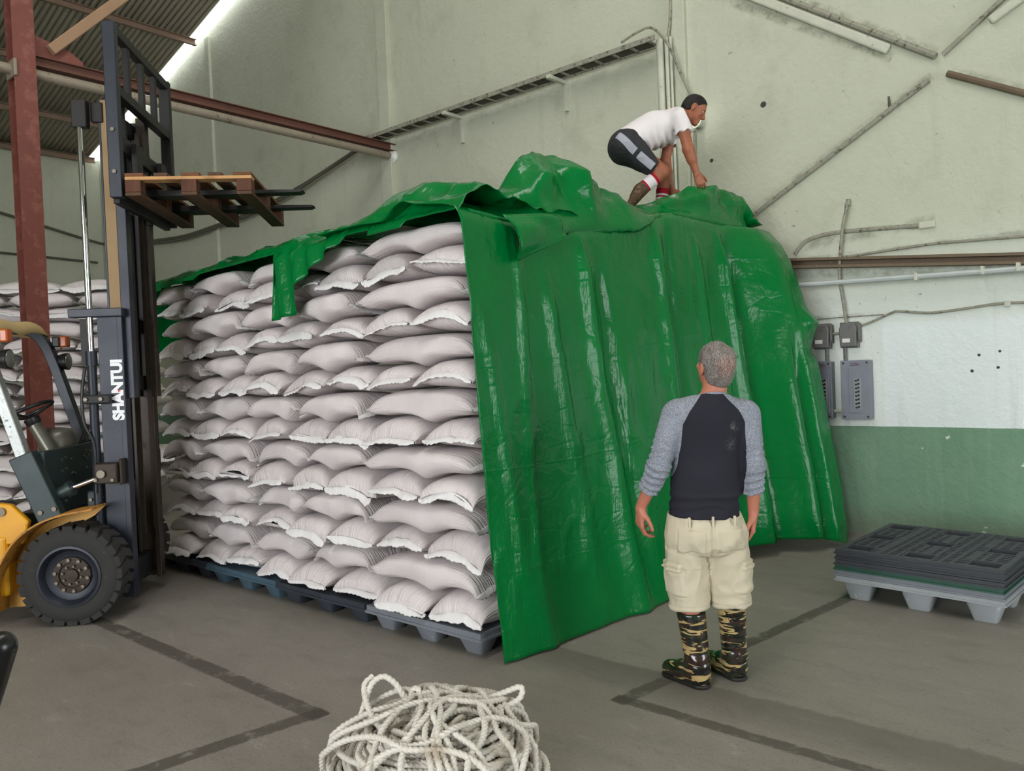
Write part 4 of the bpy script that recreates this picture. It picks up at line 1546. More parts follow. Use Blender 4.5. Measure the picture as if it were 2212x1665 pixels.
tag(b.build('steel_beam', REDB), 'rusty red steel beam lying on the grey tie pipe', 'beam')
b = MB().bar((XB + .0, cy + .25, 4.86), (XB, cy + 4.2, 8.95), .10, .14, upv=(1, 0, 0))
tag(b.build('diagonal_brace', TIMB, bevel=.01), 'tan diagonal brace rising from the red column to the roof', 'brace')
b = MB().prism([(0, 0), (.46, 0), (.46, .06), (.34, .14), (0, .22)], (XB - .02, cy + .1, 4.77), (0, 1, 0), (0, 0, 1), .02)
tag(b.build('gusset_plate', REDP, bevel=.004), 'reddish gusset plate at the foot of the tan brace', 'plate')
PX = ((-11.8, 'first'), (-13.4, 'second'), (-15.0, 'third'), (-16.57, 'fourth'), (-17.95, 'fifth'))
for x, nth in PX:
    z = roof_z(x) - .05
    b = MB().span((x - .03, -9, z - .11), (x + .03, YW - .13, z - .10)).span((x - .03, -9, z - .11), (x - .02, YW - .13, z)).span((x - .03, -9, z - .01), (x + .03, YW - .13, z))
    tag(b.build('roof_purlin', PURL), {'first': 'pale steel purlin under the roof sheets, highest of the purlins', 'second': 'pale steel purlin ending at the bright gap over the mast', 'third': 'dusty steel purlin passing just above the raised forklift mast',
         'fourth': 'dark steel purlin low under the roof, second from the eave', 'fifth': 'brown steel purlin resting on the side wall at the eave'}[nth], 'purlin', 'purlins under the corrugated roof')

# ================================================================== things fixed to the gable wall
# cable tray on brackets
ty0, ty1, tzz = 7.06, 7.26, 4.845
tray = empty('cable_tray', (0, 0, 0))
tag(tray, 'dusty ladder cable tray running level along the gable wall', 'cable tray')
for y in (ty0, ty1):
    MB().span((-8.75, y - .008, tzz), (-4.03, y + .008, tzz + .05)).build('side_rail', DUSTY, tray)
nr = 21
for i in range(nr):
    x = -8.6 + i * (4.5 / (nr - 1))
    MB().span((x - .012, ty0, tzz + .002), (x + .012, ty1, tzz + .018)).build('rung', DUSTY, tray)
for k in range(7):
    y = ty0 + .025 + k * .026
    pts = [(-8.9, y, tzz + .03), (-7.5, y + random.uniform(-.008, .008), tzz + .03), (-6.2, y + random.uniform(-.008, .008), tzz + .032), (-5.1, y, tzz + .03), (-4.15, y, tzz + .03)]
    MB().tube(spline(pts, 4), .011, 6).build('tray_cable', DIRT, tray, smooth=40)
for i, (x, lab) in enumerate(((-7.0, 'steel wall bracket under the cable tray, nearer the tie pipe end'), (-5.34, 'steel wall bracket under the cable tray, nearer the bending man'), (-8.5, 'steel wall bracket under the far end of the cable tray, by the white flange'))):
    b = MB().span((x - .025, ty0 - .07, tzz - .045), (x + .025, YW, tzz - .005)).span((x - .02, YW - .05, tzz - .34), (x + .02, YW, tzz - .04))
    tag(b.build('wall_bracket', CREAM, bevel=.004), lab, 'bracket', 'cable tray brackets')
# vertical conduits where the tray turns down
for x, r, lab in ((-4.06, .04, 'thick cream conduit dropping from the end of the cable tray'), (-3.985, .022, 'thin cream conduit beside the thick one below the cable tray'), (-3.94, .014, 'thinnest cream conduit right of the pair below the cable tray')):
    b = MB().tube([(x, 7.22, tzz + .05), (x, 7.24, 2.0)], r, 12)
    tag(b.build('conduit', CREAM, smooth=40), lab, 'conduit', 'conduits below the cable tray')


def wall_run(name, pts, r, m, label, cat='cable', y=None, n=6, seg=8, group=None):
    yy = (YW - r - .003) if y is None else y
    P = [(p[0], p[2] if len(p) > 2 else yy, p[1]) for p in pts]
    b = MB().tube(spline(P, n) if len(P) > 2 else P, r, seg)
    return tag(b.build(name, m, smooth=40), label, cat, group)


wall_run('hanging_cable', [(-3.95, 6.6, 7.28), (-3.957, 5.277, 7.28), (-3.984, 4.9, 7.25), (-3.99, 4.6, 7.24)], .016, DUSTY, 'grey cable running up the wall above the end of the cable tray')
wall_run('looping_cable', [(-4.40, 4.92, 7.03), (-4.2, 4.96, 7.02), (-4.05, 4.965, 7.05), (-3.93, 4.80, 7.14), (-3.84, 4.5, 7.22), (-3.76, 4.25, 7.28), (-3.72, 4.06, 7.30)], .013, DUSTY, 'loose cable looping off the tray end down to the glass wall lamp')
# glass wall lamp
lamp = empty('wall_lamp', (-3.70, 7.19, 3.99))
tag(lamp, 'round glass wall lamp shining behind the bending man\'s face', 'lamp')
gl = NT('clear_glass')
gl.put(gl.b.inputs['Transmission Weight'], 1.0)
gl.out((.95, .97, .98), .03)
MB().ball((0, -.02, 0), .085, 24, 16).build('glass_globe', gl.m, lamp, smooth=60)
em = NT('glass_glint')
em.out((1, 1, 1), .3, Emission_Color=(1, .98, .94, 1), Emission_Strength=14.0)  # glow stands in for the bright reflection in the glass globe
MB().ball((.02, -.03, .005), .034, 16, 10).build('glint_ball', em.m, lamp, smooth=60)
MB().tube([(0, .05, 0), (0, .16, 0)], .05, 16).build('lamp_base', CREAM, lamp, smooth=40)
wall_run('lamp_conduit', [(-3.76, 3.93, 7.32), (-3.77, 3.3, 7.32), (-3.77, 2.4, 7.32)], .013, DUSTY, 'thin conduit dropping straight below the glass wall lamp', 'conduit')
# sagging cables near the corner
wall_run('sagging_cable', [(-18.04, 5.25, 4.9), (-18.03, 4.98, 6.05), (-17.98, 4.72, 7.1), (-17.5, 4.60), (-16.8, 4.50), (-15.607, 4.42), (-14.285, 4.33), (-13.092, 4.35), (-11.73, 4.41), (-10.648, 4.542), (-9.908, 4.67), (-8.75, 4.90)], .03, DIRT,
         'dark cable sagging along the wall behind the wooden pallet, upper of the pair', y=YW - .09)
wall_run('sagging_cable', [(-16.6, 4.40), (-15.607, 4.36), (-14.285, 4.26), (-13.092, 4.29), (-11.73, 4.35), (-10.648, 4.48), (-9.908, 4.62), (-9.1, 4.79)], .022, DIRT,
         'dark cable sagging along the wall behind the wooden pallet, lower of the pair', y=YW - .15)
wall_run('eave_cable', [(-18.06, 4.36, 3.0), (-18.06, 4.34, 5.35), (-18.06, 4.28, 7.2)], .025, DIRT, 'sooty cable running level along the left side wall above the sacks')
# four arms meeting in a star high on the wall
wall_run('conduit', [(-3.6, 5.50), (-1.56, 4.04)], .028, DUSTY, 'straight conduit slanting down to the star point, upper left arm', 'conduit', group='slanting conduits')
wall_run('conduit', [(-1.509, 4.044), (-1.0, 4.41), (1.6, 6.3)], .020, DUSTY, 'thin conduit slanting up from the star point to the upper right', 'conduit', group='slanting conduits')
wall_run('conduit', [(-1.479, 3.878), (-.896, 3.548), (1.8, 2.02)], .026, RUST, 'sooty conduit slanting down from the star point to the lower right', 'conduit', group='slanting conduits')
wall_run('conduit', [(-1.617, 3.866), (-1.927, 3.694), (-1.95, 3.68), (-2.197, 3.538), (-3.4, 2.86)], .022, DUSTY, 'thin bent conduit slanting down from the star point to the tarp', 'conduit', group='slanting conduits')
wall_run('cable_stub', [(-1.93, 3.70, 7.33), (-1.925, 3.80, 7.30)], .010, DIRT, 'short cable stub sticking up from the bent slanting conduit')


def batten(p, q, w, label):
    b = MB()
    P, Q = Vector((p[0], YW - .028, p[1])), Vector((q[0], YW - .028, q[1]))
    b.bar(P, Q, .05, w, upv=(0, 0, 1))
    return tag(b.build('lamp_batten', CREAM, bevel=.02, bseg=3), label, 'batten', 'pale battens on the wall')


batten((-3.5, 5.33), (-1.92, 4.20), .085, 'long pale batten fixed along the upper left slanting conduit')
batten((-1.17, 4.205), (-.3, 4.66), .07, 'short pale batten beside the upper right slanting conduit')

wall_run('drop_conduit', [(-2.293, 2.954), (-2.305, 2.86), (-2.33, 2.76), (-2.362, 2.5), (-2.373, 2.297), (-2.35, 2.1), (-2.325, 1.88)], .014, DUSTY, 'bowed thin conduit dropping to the right switch box', 'conduit', y=7.28)
MB_ = MB().tube([(-2.29, 7.31, 2.93), (-2.285, 7.31, 2.985)], .02, 10)
tag(MB_.build('conduit_stub', DUSTY, smooth=40), 'short conduit stub at the top of the bowed conduit', 'conduit')
wall_run('plaster_scar', [(-2.79, 2.565), (-2.751, 2.616), (-2.65, 2.685), (-2.421, 2.712), (-2.03, 2.694), (-1.72, 2.671)], .020, DUSTY, 'dirty curved scar in the plaster ending in a little wall box', 'conduit', y=YW - .002)  # half-sunk tube added to stand for a dirty scar in the wall
b = MB().span((-1.73, YW - .03, 2.64), (-1.60, YW, 2.70))
tag(b.build('conduit_box', CREAM, bevel=.012), 'little oblong wall box at the end of the curved scar', 'box')
wall_run('wall_wire', [(-3.2, 2.47), (-2.852, 2.478), (-2.388, 2.481), (-1.67, 2.505), (-1.329, 2.494), (-.5, 2.46), (1.5, 2.42), (4.5, 2.50)], .012, DUSTY, 'long thin wire strung level above the rusty channel')
b = MB()
for (z0, z1, y0) in ((0, .024, 7.22), (.066, .09, 7.22)):
    b.add([(-3.4, y0, 2.435 + z0 + .05), (-.96, y0, 2.252 + z0), (-.96, YW - .004, 2.252 + z0), (-3.4, YW - .004, 2.435 + z0 + .05),
           (-3.4, y0, 2.435 + z1 + .05), (-.96, y0, 2.252 + z1), (-.96, YW - .004, 2.252 + z1), (-3.4, YW - .004, 2.435 + z1 + .05)],
          [(0, 3, 2, 1), (4, 5, 6, 7), (0, 1, 5, 4), (1, 2, 6, 5), (2, 3, 7, 6), (3, 0, 4, 7)])
ch = tag(b.build('steel_channel', RUST), 'rusty steel channel fixed across the wall above the switch boxes', 'channel')
b = MB().add([(-3.4, 7.30, 2.49), (-.96, 7.30, 2.256), (-.96, YW - .006, 2.256), (-3.4, YW - .006, 2.49), (-3.4, 7.30, 2.57), (-.96, 7.30, 2.335), (-.96, YW - .006, 2.335), (-3.4, YW - .006, 2.57)],
             [(0, 3, 2, 1), (4, 5, 6, 7), (0, 1, 5, 4), (1, 2, 6, 5), (2, 3, 7, 6), (3, 0, 4, 7)])
b.build('web_plate', RUST, ch)
wp = wall_run('wall_pipe', [(-3.4, 2.275), (4.0, 2.085)], .022, mat('pale_grey_pipe', (186, 192, 190), .5, 0, .12, 6, .1), 'pale grey pipe fixed level below the rusty channel', 'pipe', y=7.17)
for x in (-1.72, -1.24, -1.0):
    MB().span((x - .012, 7.142, 2.195), (x + .012, 7.215, 2.262)).build('pipe_clip', CREAM, wp, bevel=.004)
wall_run('wall_wire', [(-2.25, 1.849), (-2.129, 1.886), (-1.956, 1.955), (-1.90, 1.962), (-1.649, 1.93), (-1.376, 1.947), (-1.101, 1.965), (-.5, 1.94), (1.0, 1.98), (4.5, 1.95)], .011, DUSTY, 'thin wire leading from the right switch box along the white bay')
b = MB().span((-1.125, YW - .03, 1.935), (-1.08, YW, 1.985))
tag(b.build('wire_clip', CREAM, bevel=.006), 'small pale clip holding the thin wire on the white bay', 'clip')
# chipped ledge where a board was removed
b = MB().span((-2.75, YW - .010, 1.94), (-2.03, YW, 1.95))
tag(b.build('mortar_ledge', DUSTY, bevel=.005), 'thin chipped mortar ledge above the switch boxes', 'ledge')

STK = mat('white_sticker', (222, 222, 216), .6)


def switch_box(x, label, handle):
    root = empty('switch_box', (x, YW, 1.785))
    tag(root, label, 'switch box', 'switch boxes above the breaker panels')
    b = MB().span((-.078, -.05, -.118), (.078, 0, .112))
    b.build('back_box', GREYD, root, bevel=.006)
    b = MB()
    pr = [(-.07, -.11), (.07, -.11), (.076, .05), (.055, .105), (-.055, .105), (-.076, .05)]
    b.prism(pr, (0, -.05, 0), (1, 0, 0), (0, 0, 1), .045)
    b.build('cover', GREYD, root, bevel=.012, bseg=3)
    MB().span((-.045, -.098, -.07), (.02, -.094, -.035)).build('sticker', STK, root)
    MB().span((.078, -.06, -.07), (.10, -.02, .10)).tube([(.09, -.07, -.05), (.09, -.075, .04)], .012, 8).build('switch_handle', GREYD, root, bevel=.005)
    return root


switch_box(-2.553, 'weathered grey switch box beside the tarp edge, above the left breaker panel', 1)
switch_box(-2.312, 'weathered grey switch box above the right breaker panel, with a conduit entering on top', 1)


def breaker(x0, x1, label, txt):
    root = empty('breaker_panel', ((x0 + x1) / 2, YW, 1.293))
    tag(root, label, 'breaker panel', 'grey breaker panels')
    w = (x1 - x0) / 2
    h = .258
    MB().span((-w, -.10, -h), (w, 0, h)).build('cabinet', GREYB, root, bevel=.005)
    MB().span((-w - .006, -.108, -h - .004), (w + .004, -.098, h + .004)).build('front_plate', GREYB, root, bevel=.003)
    d = MB().span((-.056, -.114, -.205), (.062, -.107, .19)).build('door', GREYB, root, bevel=.003)
    b = MB().span((-.012, -.117, -.17), (.046, -.113, .10))
    b.build('breaker_slot', mat('slot_grey', (150, 152, 156), .6), d)
    for i in range(8):
        z = .085 - i * .034
        MB().span((-.002, -.122, z - .012), (.016, -.116, z + .004)).span((.019, -.122, z - .006), (.036, -.116, z + .012)).build('breaker_toggle', BLACKP, d)
    for sx in (-w + .02, w - .02):
        for sz in (-h + .02, h - .02):
            MB().tube([(sx, -.106, sz), (sx, -.114, sz)], .009, 8).build('corner_screw', IRON, root)
    cu = bpy.data.curves.new('t', 'FONT')
    cu.body = txt
    cu.size = .042
    cu.extrude = .0006
    o = bpy.data.objects.new('t', cu)
    COL.objects.link(o)
    me = bpy.data.meshes.new_from_object(o.evaluated_get(bpy.context.evaluated_depsgraph_get()))
    bpy.data.objects.remove(o)
    me.transform(Matrix.Translation((-.045, -.1095, .212)) @ Matrix.Rotation(math.pi / 2, 4, 'X'))
    me.materials.clear()
    me.materials.append(mat('dark_red_marker', (92, 48, 50), .7))
    link(bpy.data.objects.new('voltage_marking', me), root)
    return root


breaker(-2.625, -2.462, 'grey breaker panel half hidden by the tarp edge', '220v')
breaker(-2.372, -2.132, 'grey breaker panel with scratched front, fully in view right of the tarp', '220v')
for x, lab in ((-2.515, 'short conduit joining the left switch box to its panel'), (-2.353, 'short conduit joining the right switch box to its panel')):
    b = MB().tube([(x, 7.31, 1.67), (x, 7.31, 1.548)], .016, 10)
    tag(b.build('conduit_nipple', GREYD, smooth=40), lab, 'conduit')
b = MB().tube([(-2.462, 7.31, 1.10), (-2.378, 7.31, 1.10)], .018, 10)
tag(b.build('panel_nipple', CREAM, smooth=40), 'short pale conduit joining the two breaker panels', 'conduit')
b = MB().tube([(-2.47, 7.31, 1.80), (-2.39, 7.31, 1.80)], .014, 10)
tag(b.build('box_nipple', DUSTY, smooth=40), 'short conduit joining the two switch boxes', 'conduit')

# black rounded handle reaching into the picture at the lower left
hp = spline([(-2.42, .52, .50), (-2.37, .57, .687), (-2.332, .607, .827), (-2.311, .627, .908), (-2.302, .636, .946)], 6)
b = MB().tube(hp, .039, 20)
b.ball(tuple(hp[-1]), (.039, .039, .039), 18, 12)
tag(b.build('black_handle', mat('glossy_black_rubber', (14, 14, 15), .3, 0, .1, 8, .05), smooth=50), 'glossy black rounded handle end at the lower left edge', 'handle')
# ================================================================== people
def V3(*a):
    return np.array(a, float)


class Field:
    """signed-distance volume meshed with surface nets, so that a body is one continuous skin"""

    def __init__(self, lo, hi, h):
        self.h = h
        self.lo = np.array(lo, float)
        self.n = np.ceil((np.array(hi) - self.lo) / h).astype(int) + 1
        self.ax = [self.lo[i] + h * np.arange(self.n[i]) for i in range(3)]
        self.D = np.full(self.n, 1.0, np.float32)

    def _sub(self, lo, hi):
        a = np.clip(np.floor((np.array(lo) - self.lo) / self.h).astype(int), 0, self.n)
        b = np.clip(np.ceil((np.array(hi) - self.lo) / self.h).astype(int) + 1, 0, self.n)
        sl = tuple(slice(a[i], b[i]) for i in range(3))
        g = np.meshgrid(*(self.ax[i][sl[i]] for i in range(3)), indexing='ij')
        return sl, np.stack(g, -1)

    def _put(self, sl, d, k, op):
        D = self.D[sl]
        if op == 'add':
            if k > 0:
                hh = np.clip(.5 + .5 * (D - d) / k, 0, 1)
                self.D[sl] = D * (1 - hh) + d * hh - k * hh * (1 - hh)
            else:
                self.D[sl] = np.minimum(D, d)
        elif op == 'sub':
            if k > 0:
                hh = np.clip(.5 - .5 * (D + d) / k, 0, 1)
                self.D[sl] = D * (1 - hh) - d * hh + k * hh * (1 - hh)
            else:
                self.D[sl] = np.maximum(D, -d)

    def cap(self, a, b, ra, rb=None, k=.02, sq=None, op='add'):
        """tapered capsule; sq=(axis vector, factor) squeezes it along that axis"""
        a, b = np.array(a, float), np.array(b, float)
        rb = ra if rb is None else rb
        R = max(ra, rb) * (max(1, sq[1]) if sq else 1) + k + 3 * self.h
        sl, P = self._sub(np.minimum(a, b) - R, np.maximum(a, b) + R)
        if P.size == 0:
            return self
        ab = b - a
        L2 = max(ab @ ab, 1e-9)
        t = np.clip(((P - a) @ ab) / L2, 0, 1)
        q = P - a - t[..., None] * ab
        if sq:
            u = np.array(sq[0], float)
            u /= np.linalg.norm(u)
            qu = q @ u
            q = q + (qu / sq[1] - qu)[..., None] * u
        d = np.linalg.norm(q, axis=-1) - (ra + (rb - ra) * t)
        if sq and sq[1] < 1:
            d = d * (.5 + .5 * sq[1])
        self._put(sl, d, k, op)
        return self

    def ell(self, c, r, M=None, k=.02, op='add'):
        c, r = np.array(c, float), np.array(r, float)
        R = r.max() + k + 3 * self.h
        sl, P = self._sub(c - R, c + R)
        if P.size == 0:
            return self
        q = P - c
        if M is not None:
            q = q @ np.array(M, float).T      # rows of M are the local axes
        k0 = np.linalg.norm(q / r, axis=-1)
        k1 = np.linalg.norm(q / (r * r), axis=-1) + 1e-9
        self._put(sl, k0 * (k0 - 1) / k1, k, op)
        return self

    def plane(self, p, nrm, lo=None, hi=None):
        """cut away everything on the side nrm points to"""
        sl, P = self._sub(self.lo if lo is None else lo, self.ax_hi() if hi is None else hi)
        nrm = np.array(nrm, float)
        nrm = nrm / np.linalg.norm(nrm)
        d = (P - np.array(p, float)) @ nrm
        self.D[sl] = np.maximum(self.D[sl], d)
        return self

    def ax_hi(self):
        return self.lo + self.h * (self.n - 1)

    def mesh(self):
        D = self.D
        D[0], D[-1], D[:, 0], D[:, -1], D[:, :, 0], D[:, :, -1] = 1, 1, 1, 1, 1, 1
        ins = D < 0
        n = np.array(D.shape) - 1
        cnt = np.zeros(n, np.int8)
        for dx in (0, 1):
            for dy in (0, 1):
                for dz in (0, 1):
                    cnt += ins[dx:n[0] + dx, dy:n[1] + dy, dz:n[2] + dz]
        act = (cnt > 0) & (cnt < 8)
        ci = np.argwhere(act)
        idx = np.full(n, -1, np.int64)
        idx[act] = np.arange(len(ci))
        acc = np.zeros((len(ci), 3))
        num = np.zeros(len(ci))
        for axis in range(3):
            o1, o2 = [i for i in range(3) if i != axis]
            for u in (0, 1):
                for v in (0, 1):
                    off = np.zeros(3, int)
                    off[o1], off[o2] = u, v
                    a = ci + off
                    b = a.copy()
                    b[:, axis] += 1
                    da = D[a[:, 0], a[:, 1], a[:, 2]]
                    db = D[b[:, 0], b[:, 1], b[:, 2]]
                    m_ = (da < 0) != (db < 0)
                    t = np.where(m_, da / np.where(m_, da - db, 1), 0)
                    p = a.astype(float)
                    p[:, axis] += t
                    acc[m_] += p[m_]
                    num[m_] += 1
        vs = self.lo + acc / num[:, None] * self.h
        faces = []
        for axis in range(3):
            o1, o2 = [(1, 2), (2, 0), (0, 1)][axis]
            A = [slice(None)] * 3
            B = [slice(None)] * 3
            A[axis], B[axis] = slice(None, -1), slice(1, None)
            ch = ins[tuple(A)] != ins[tuple(B)]
            e = np.argwhere(ch)
            e = e[(e[:, o1] > 0) & (e[:, o2] > 0) & (e[:, o1] < n[o1]) & (e[:, o2] < n[o2])]
            sgn = ins[e[:, 0], e[:, 1], e[:, 2]]
            q = []
            for (u, v) in ((0, 0), (-1, 0), (-1, -1), (0, -1)):
                c = e.copy()
                c[:, o1] += u
                c[:, o2] += v
                q.append(idx[c[:, 0], c[:, 1], c[:, 2]])
            q = np.stack(q, -1)
            q[~sgn] = q[~sgn][:, ::-1]
            faces.append(q)
        return vs, np.concatenate(faces)


def laplace(vs, fs, it=2, lam=.5):
    e = np.concatenate([fs[:, [0, 1]], fs[:, [1, 2]], fs[:, [2, 3]], fs[:, [3, 0]]])
    e = np.concatenate([e, e[:, ::-1]])
    for _ in range(it):
        s = np.zeros_like(vs)
        c = np.zeros(len(vs))
        np.add.at(s, e[:, 0], vs[e[:, 1]])
        np.add.at(c, e[:, 0], 1)
        vs = vs + lam * (s / np.maximum(c, 1)[:, None] - vs)
    return vs


def vnormals(vs, fs):
    n = np.cross(vs[fs[:, 2]] - vs[fs[:, 0]], vs[fs[:, 3]] - vs[fs[:, 1]])
    N = np.zeros_like(vs)
    for k in range(4):
        np.add.at(N, fs[:, k], n)
    return N / (np.linalg.norm(N, axis=1)[:, None] + 1e-12)


def skin_obj(name, vs, fs, m, parent, sel=None, fm=None):
    if sel is not None:
        fs = fs[sel]
        u, inv = np.unique(fs, return_inverse=True)
        vs, fs = vs[u], inv.reshape(-1, 4)
    me = bpy.data.meshes.new(name)
    me.from_pydata(vs.tolist(), [], fs.tolist())
    for mm in (m if isinstance(m, (list, tuple)) else [m]):
        me.materials.append(mm)
    if fm is not None:
        me.polygons.foreach_set('material_index', fm.astype(np.int32))
    me.polygons.foreach_set('use_smooth', [True] * len(me.polygons))
    me.update()
    return link(bpy.data.objects.new(name, me), parent)


def split_skin(vs, fs, g):
    """cut the quads exactly where g changes sign; returns (verts, faces) for g>0 and for g<=0"""
    out = []
    for sg in (1, -1):
        h = g * sg
        ins = h > 0
        c = ins[fs].sum(1)
        faces = [tuple(f) for f in fs[c == 4]]
        verts = [tuple(p) for p in vs]
        new = {}
        for f in fs[(c > 0) & (c < 4)]:
            poly = []
            for i in range(4):
                a, b_ = int(f[i]), int(f[(i + 1) % 4])
                if ins[a]:
                    poly.append(a)
                if ins[a] != ins[b_]:
                    key = (min(a, b_), max(a, b_))
                    if key not in new:
                        t = h[key[0]] / (h[key[0]] - h[key[1]])
                        new[key] = len(verts)
                        verts.append(tuple(vs[key[0]] * (1 - t) + vs[key[1]] * t))
                    poly.append(new[key])
            if len(poly) >= 3:
                faces.append(tuple(poly))
        out.append((np.array(verts), faces))
    return out


def poly_obj(name, verts, faces, m, parent):
    used = sorted({i for f in faces for i in f})
    mp = {u: k for k, u in enumerate(used)}
    me = bpy.data.meshes.new(name)
    me.from_pydata([tuple(verts[u]) for u in used], [], [tuple(mp[i] for i in f) for f in faces])
    me.materials.append(m)
    me.polygons.foreach_set('use_smooth', [True] * len(me.polygons))
    me.update()
    return link(bpy.data.objects.new(name, me), parent)


def unit(v):
    v = np.array(v, float)
    return v / np.linalg.norm(v)


def rotv(v, ax, ang):
    ax = unit(ax)
    return v * math.cos(ang) + np.cross(ax, v) * math.sin(ang) + ax * (ax @ v) * (1 - math.cos(ang))


def hand(F, wrist, f, n, thumb, curl=(.35, .45, .35), spread=.08, k=.006, s=1.0, thumb_in=.35):
    """palm, four unequal bent fingers and a thumb leaving the side of the palm"""
    f, n = unit(f), unit(n)
    n = unit(n - f * (n @ f))
    lat = np.cross(f, n) * thumb
    lat = unit(lat)
    spec = ((.031, .086, (.041, .026, .021), .0092), (.010, .091, (.046, .029, .022), .0095), (-.011, .087, (.042, .027, .021), .009), (-.030, .078, (.033, .021, .018), .0078))
    for i, (o, l, seg, r) in enumerate(spec):
        kn = wrist + (f * l + lat * o) * s
        F.cap(wrist + (f * .012 + lat * o * .62) * s, kn, .0145 * s, .0115 * s, k=.016, sq=None)
        d = unit(f + lat * spread * (1.2 - i * .8))
        p = kn
        extra = 1 + .12 * i
        for j, (L, c) in enumerate(zip(seg, curl)):
            d = rotv(d, np.cross(d, n), c * extra)
            q = p + d * L * s
            F.cap(p, q, (r - .0006 * j) * s, (r - .0006 * (j + 1)) * s, k=k if j == 0 else .002)
            p = q
    # heel of the palm
    F.cap(wrist + (f * .03 + lat * .012 + n * .006) * s, wrist + (f * .06 - lat * .01 + n * .006) * s, .019 * s, .018 * s, k=.014)
    b0 = wrist + (f * .022 + lat * .022 + n * .006) * s
    d = unit(f * .62 + lat * .72 + n * thumb_in)
    p1 = b0 + d * .040 * s
    F.cap(b0, p1, .0155 * s, .0115 * s, k=.012)
    d2 = unit(d * .8 + f * .45 - lat * .05 + n * .1)
    p2 = p1 + d2 * .032 * s
    F.cap(p1, p2, .0112 * s, .010 * s, k=.004)
    d3 = unit(d2 + f * .3 - lat * .2)
    F.cap(p2, p2 + d3 * .024 * s, .010 * s, .0085 * s, k=.003)


def head(F, c, Fw, U, s=1.0):
    Fw, U = unit(Fw), unit(U)
    U = unit(U - Fw * (U @ Fw))
    Rg = np.cross(Fw, U)
    M = np.stack([Rg, Fw, U])

    def P(x, y, z):
        return c + (Rg * x + Fw * y + U * z) * s
    F.ell(P(0, -.008, .032), V3(.076, .097, .086) * s, M, k=.02)
    F.ell(P(0, .022, -.045), V3(.058, .066, .066) * s, M, k=.03)
    F.ell(P(0, .066, -.098), V3(.026, .022, .02) * s, M, k=.025)
    F.cap(P(-.034, .078, .028), P(.034, .078, .028), .012 * s, k=.014)
    for sx in (-1, 1):
        F.ell(P(.036 * sx, .066, -.022), V3(.022, .018, .018) * s, M, k=.018)
        F.ell(P(.031 * sx, .092, .006), V3(.017, .014, .011) * s, M, k=.010, op='sub')
        F.ell(P(.078 * sx, -.006, -.006), V3(.010, .020, .033) * s, M, k=.006)
        F.ell(P(.088 * sx, .002, -.004), V3(.006, .010, .018) * s, M, k=.004, op='sub')
    F.cap(P(0, .086, .016), P(0, .108, -.028), .0085 * s, .013 * s, k=.012)
    F.cap(P(-.013, .097, -.033), P(.013, .097, -.033), .009 * s, k=.008)
    F.cap(P(-.019, .083, -.060), P(.019, .083, -.060), .0065 * s, k=.006)
    F.cap(P(-.016, .082, -.072), P(.016, .082, -.072), .0075 * s, k=.006)
    return P, M


def eyes(P, M, parent, s=1.0):
    W = mat('eye_white', (186, 172, 162), .3)
    I = mat('dark_iris', (40, 28, 20), .15)
    for sx in (-1, 1):
        c = P(.031 * sx, .0745, .004)
        e = MB().ball(tuple(c), .0108 * s, 14, 10).build('eye', W, parent, smooth=60)
        MB().ball(tuple(P(.031 * sx, .0805, .003)), .0062 * s, 10, 8).build('iris', I, e, smooth=60)


def skin_mat(name, rgb, red):
    t = NT(name)
    v = t.coord('Object')
    n1 = t.noise(v, 9, 4)
    col = t.mix(n1, lin(rgb), lin(red))
    return t.out(col, .48, 0, t.bump(t.noise(v, 140, 3), .12, .002), Specular_IOR_Level=.4, Subsurface_Weight=.0)


def cloth_mat(name, a, b, weave=260, bump=.25, rough=.85, heather=0.0, stain=None):
    t = NT(name)
    v = t.coord('Object')
    n1 = t.noise(v, 6, 4)
    col = t.mix(n1, lin(a), lin(b))
    if heather:
        hn = t.noise(t.coord('Object', scale=(1, 1, 2.6)), 150, 3, .7)
        col = t.mix(t.math('MULTIPLY', t.ramp(hn, .42, .62), heather), col, lin((196, 200, 208)))
    if stain:
        for (x, y, z, r, amt) in stain:
            d = t.n('ShaderNodeVectorMath', operation='DISTANCE')
            t.put(d.inputs[0], v)
            d.inputs[1].default_value = (x, y, z)
            f = t.math('SUBTRACT', 1.0, t.ramp(d.outputs['Value'], r * .2, r))
            f = t.math('MULTIPLY', f, t.ramp(t.noise(v, 45, 5, .7), .42, .66))
            col = t.mix(t.math('MULTIPLY', f, amt), col, lin((170, 165, 160)))
    h = t.math('ADD', t.noise(v, weave, 2), t.math('MULTIPLY', t.noise(v, 26, 4, .6), 1.4))
    return t.out(col, rough, 0, t.bump(h, bump, .004), Specular_IOR_Level=.2)


def camo_mat():
    t = NT('camouflage_rubber')
    v = t.coord('Object', scale=(8, 8, 40))
    a = t.noise(v, 1.0, 3, .5, .9)
    b = t.noise(t.coord('Object', scale=(9, 9, 46), loc=(3, 1, 7)), 1.0, 3, .5, .9)
    c = t.noise(t.coord('Object', scale=(9, 9, 50), loc=(9, 4, 2)), 1.0, 3, .5, 1.0)
    col = t.mix(t.ramp(a, .47, .485), lin((34, 46, 34)), lin((52, 36, 30)))
    col = t.mix(t.ramp(b, .52, .532), col, lin((20, 22, 20)))
    col = t.mix(t.ramp(c, .553, .565), col, lin((178, 154, 104)))
    return t.out(col, .16, 0, t.bump(t.noise(t.coord('Object'), 14, 3), .12, .01), Specular_IOR_Level=.55, Coat_Weight=.4, Coat_Roughness=.08)


SKIN1 = skin_mat('tanned_skin', (192, 128, 104), (170, 100, 80))
SKIN2 = skin_mat('brown_skin', (168, 106, 78), (148, 86, 62))

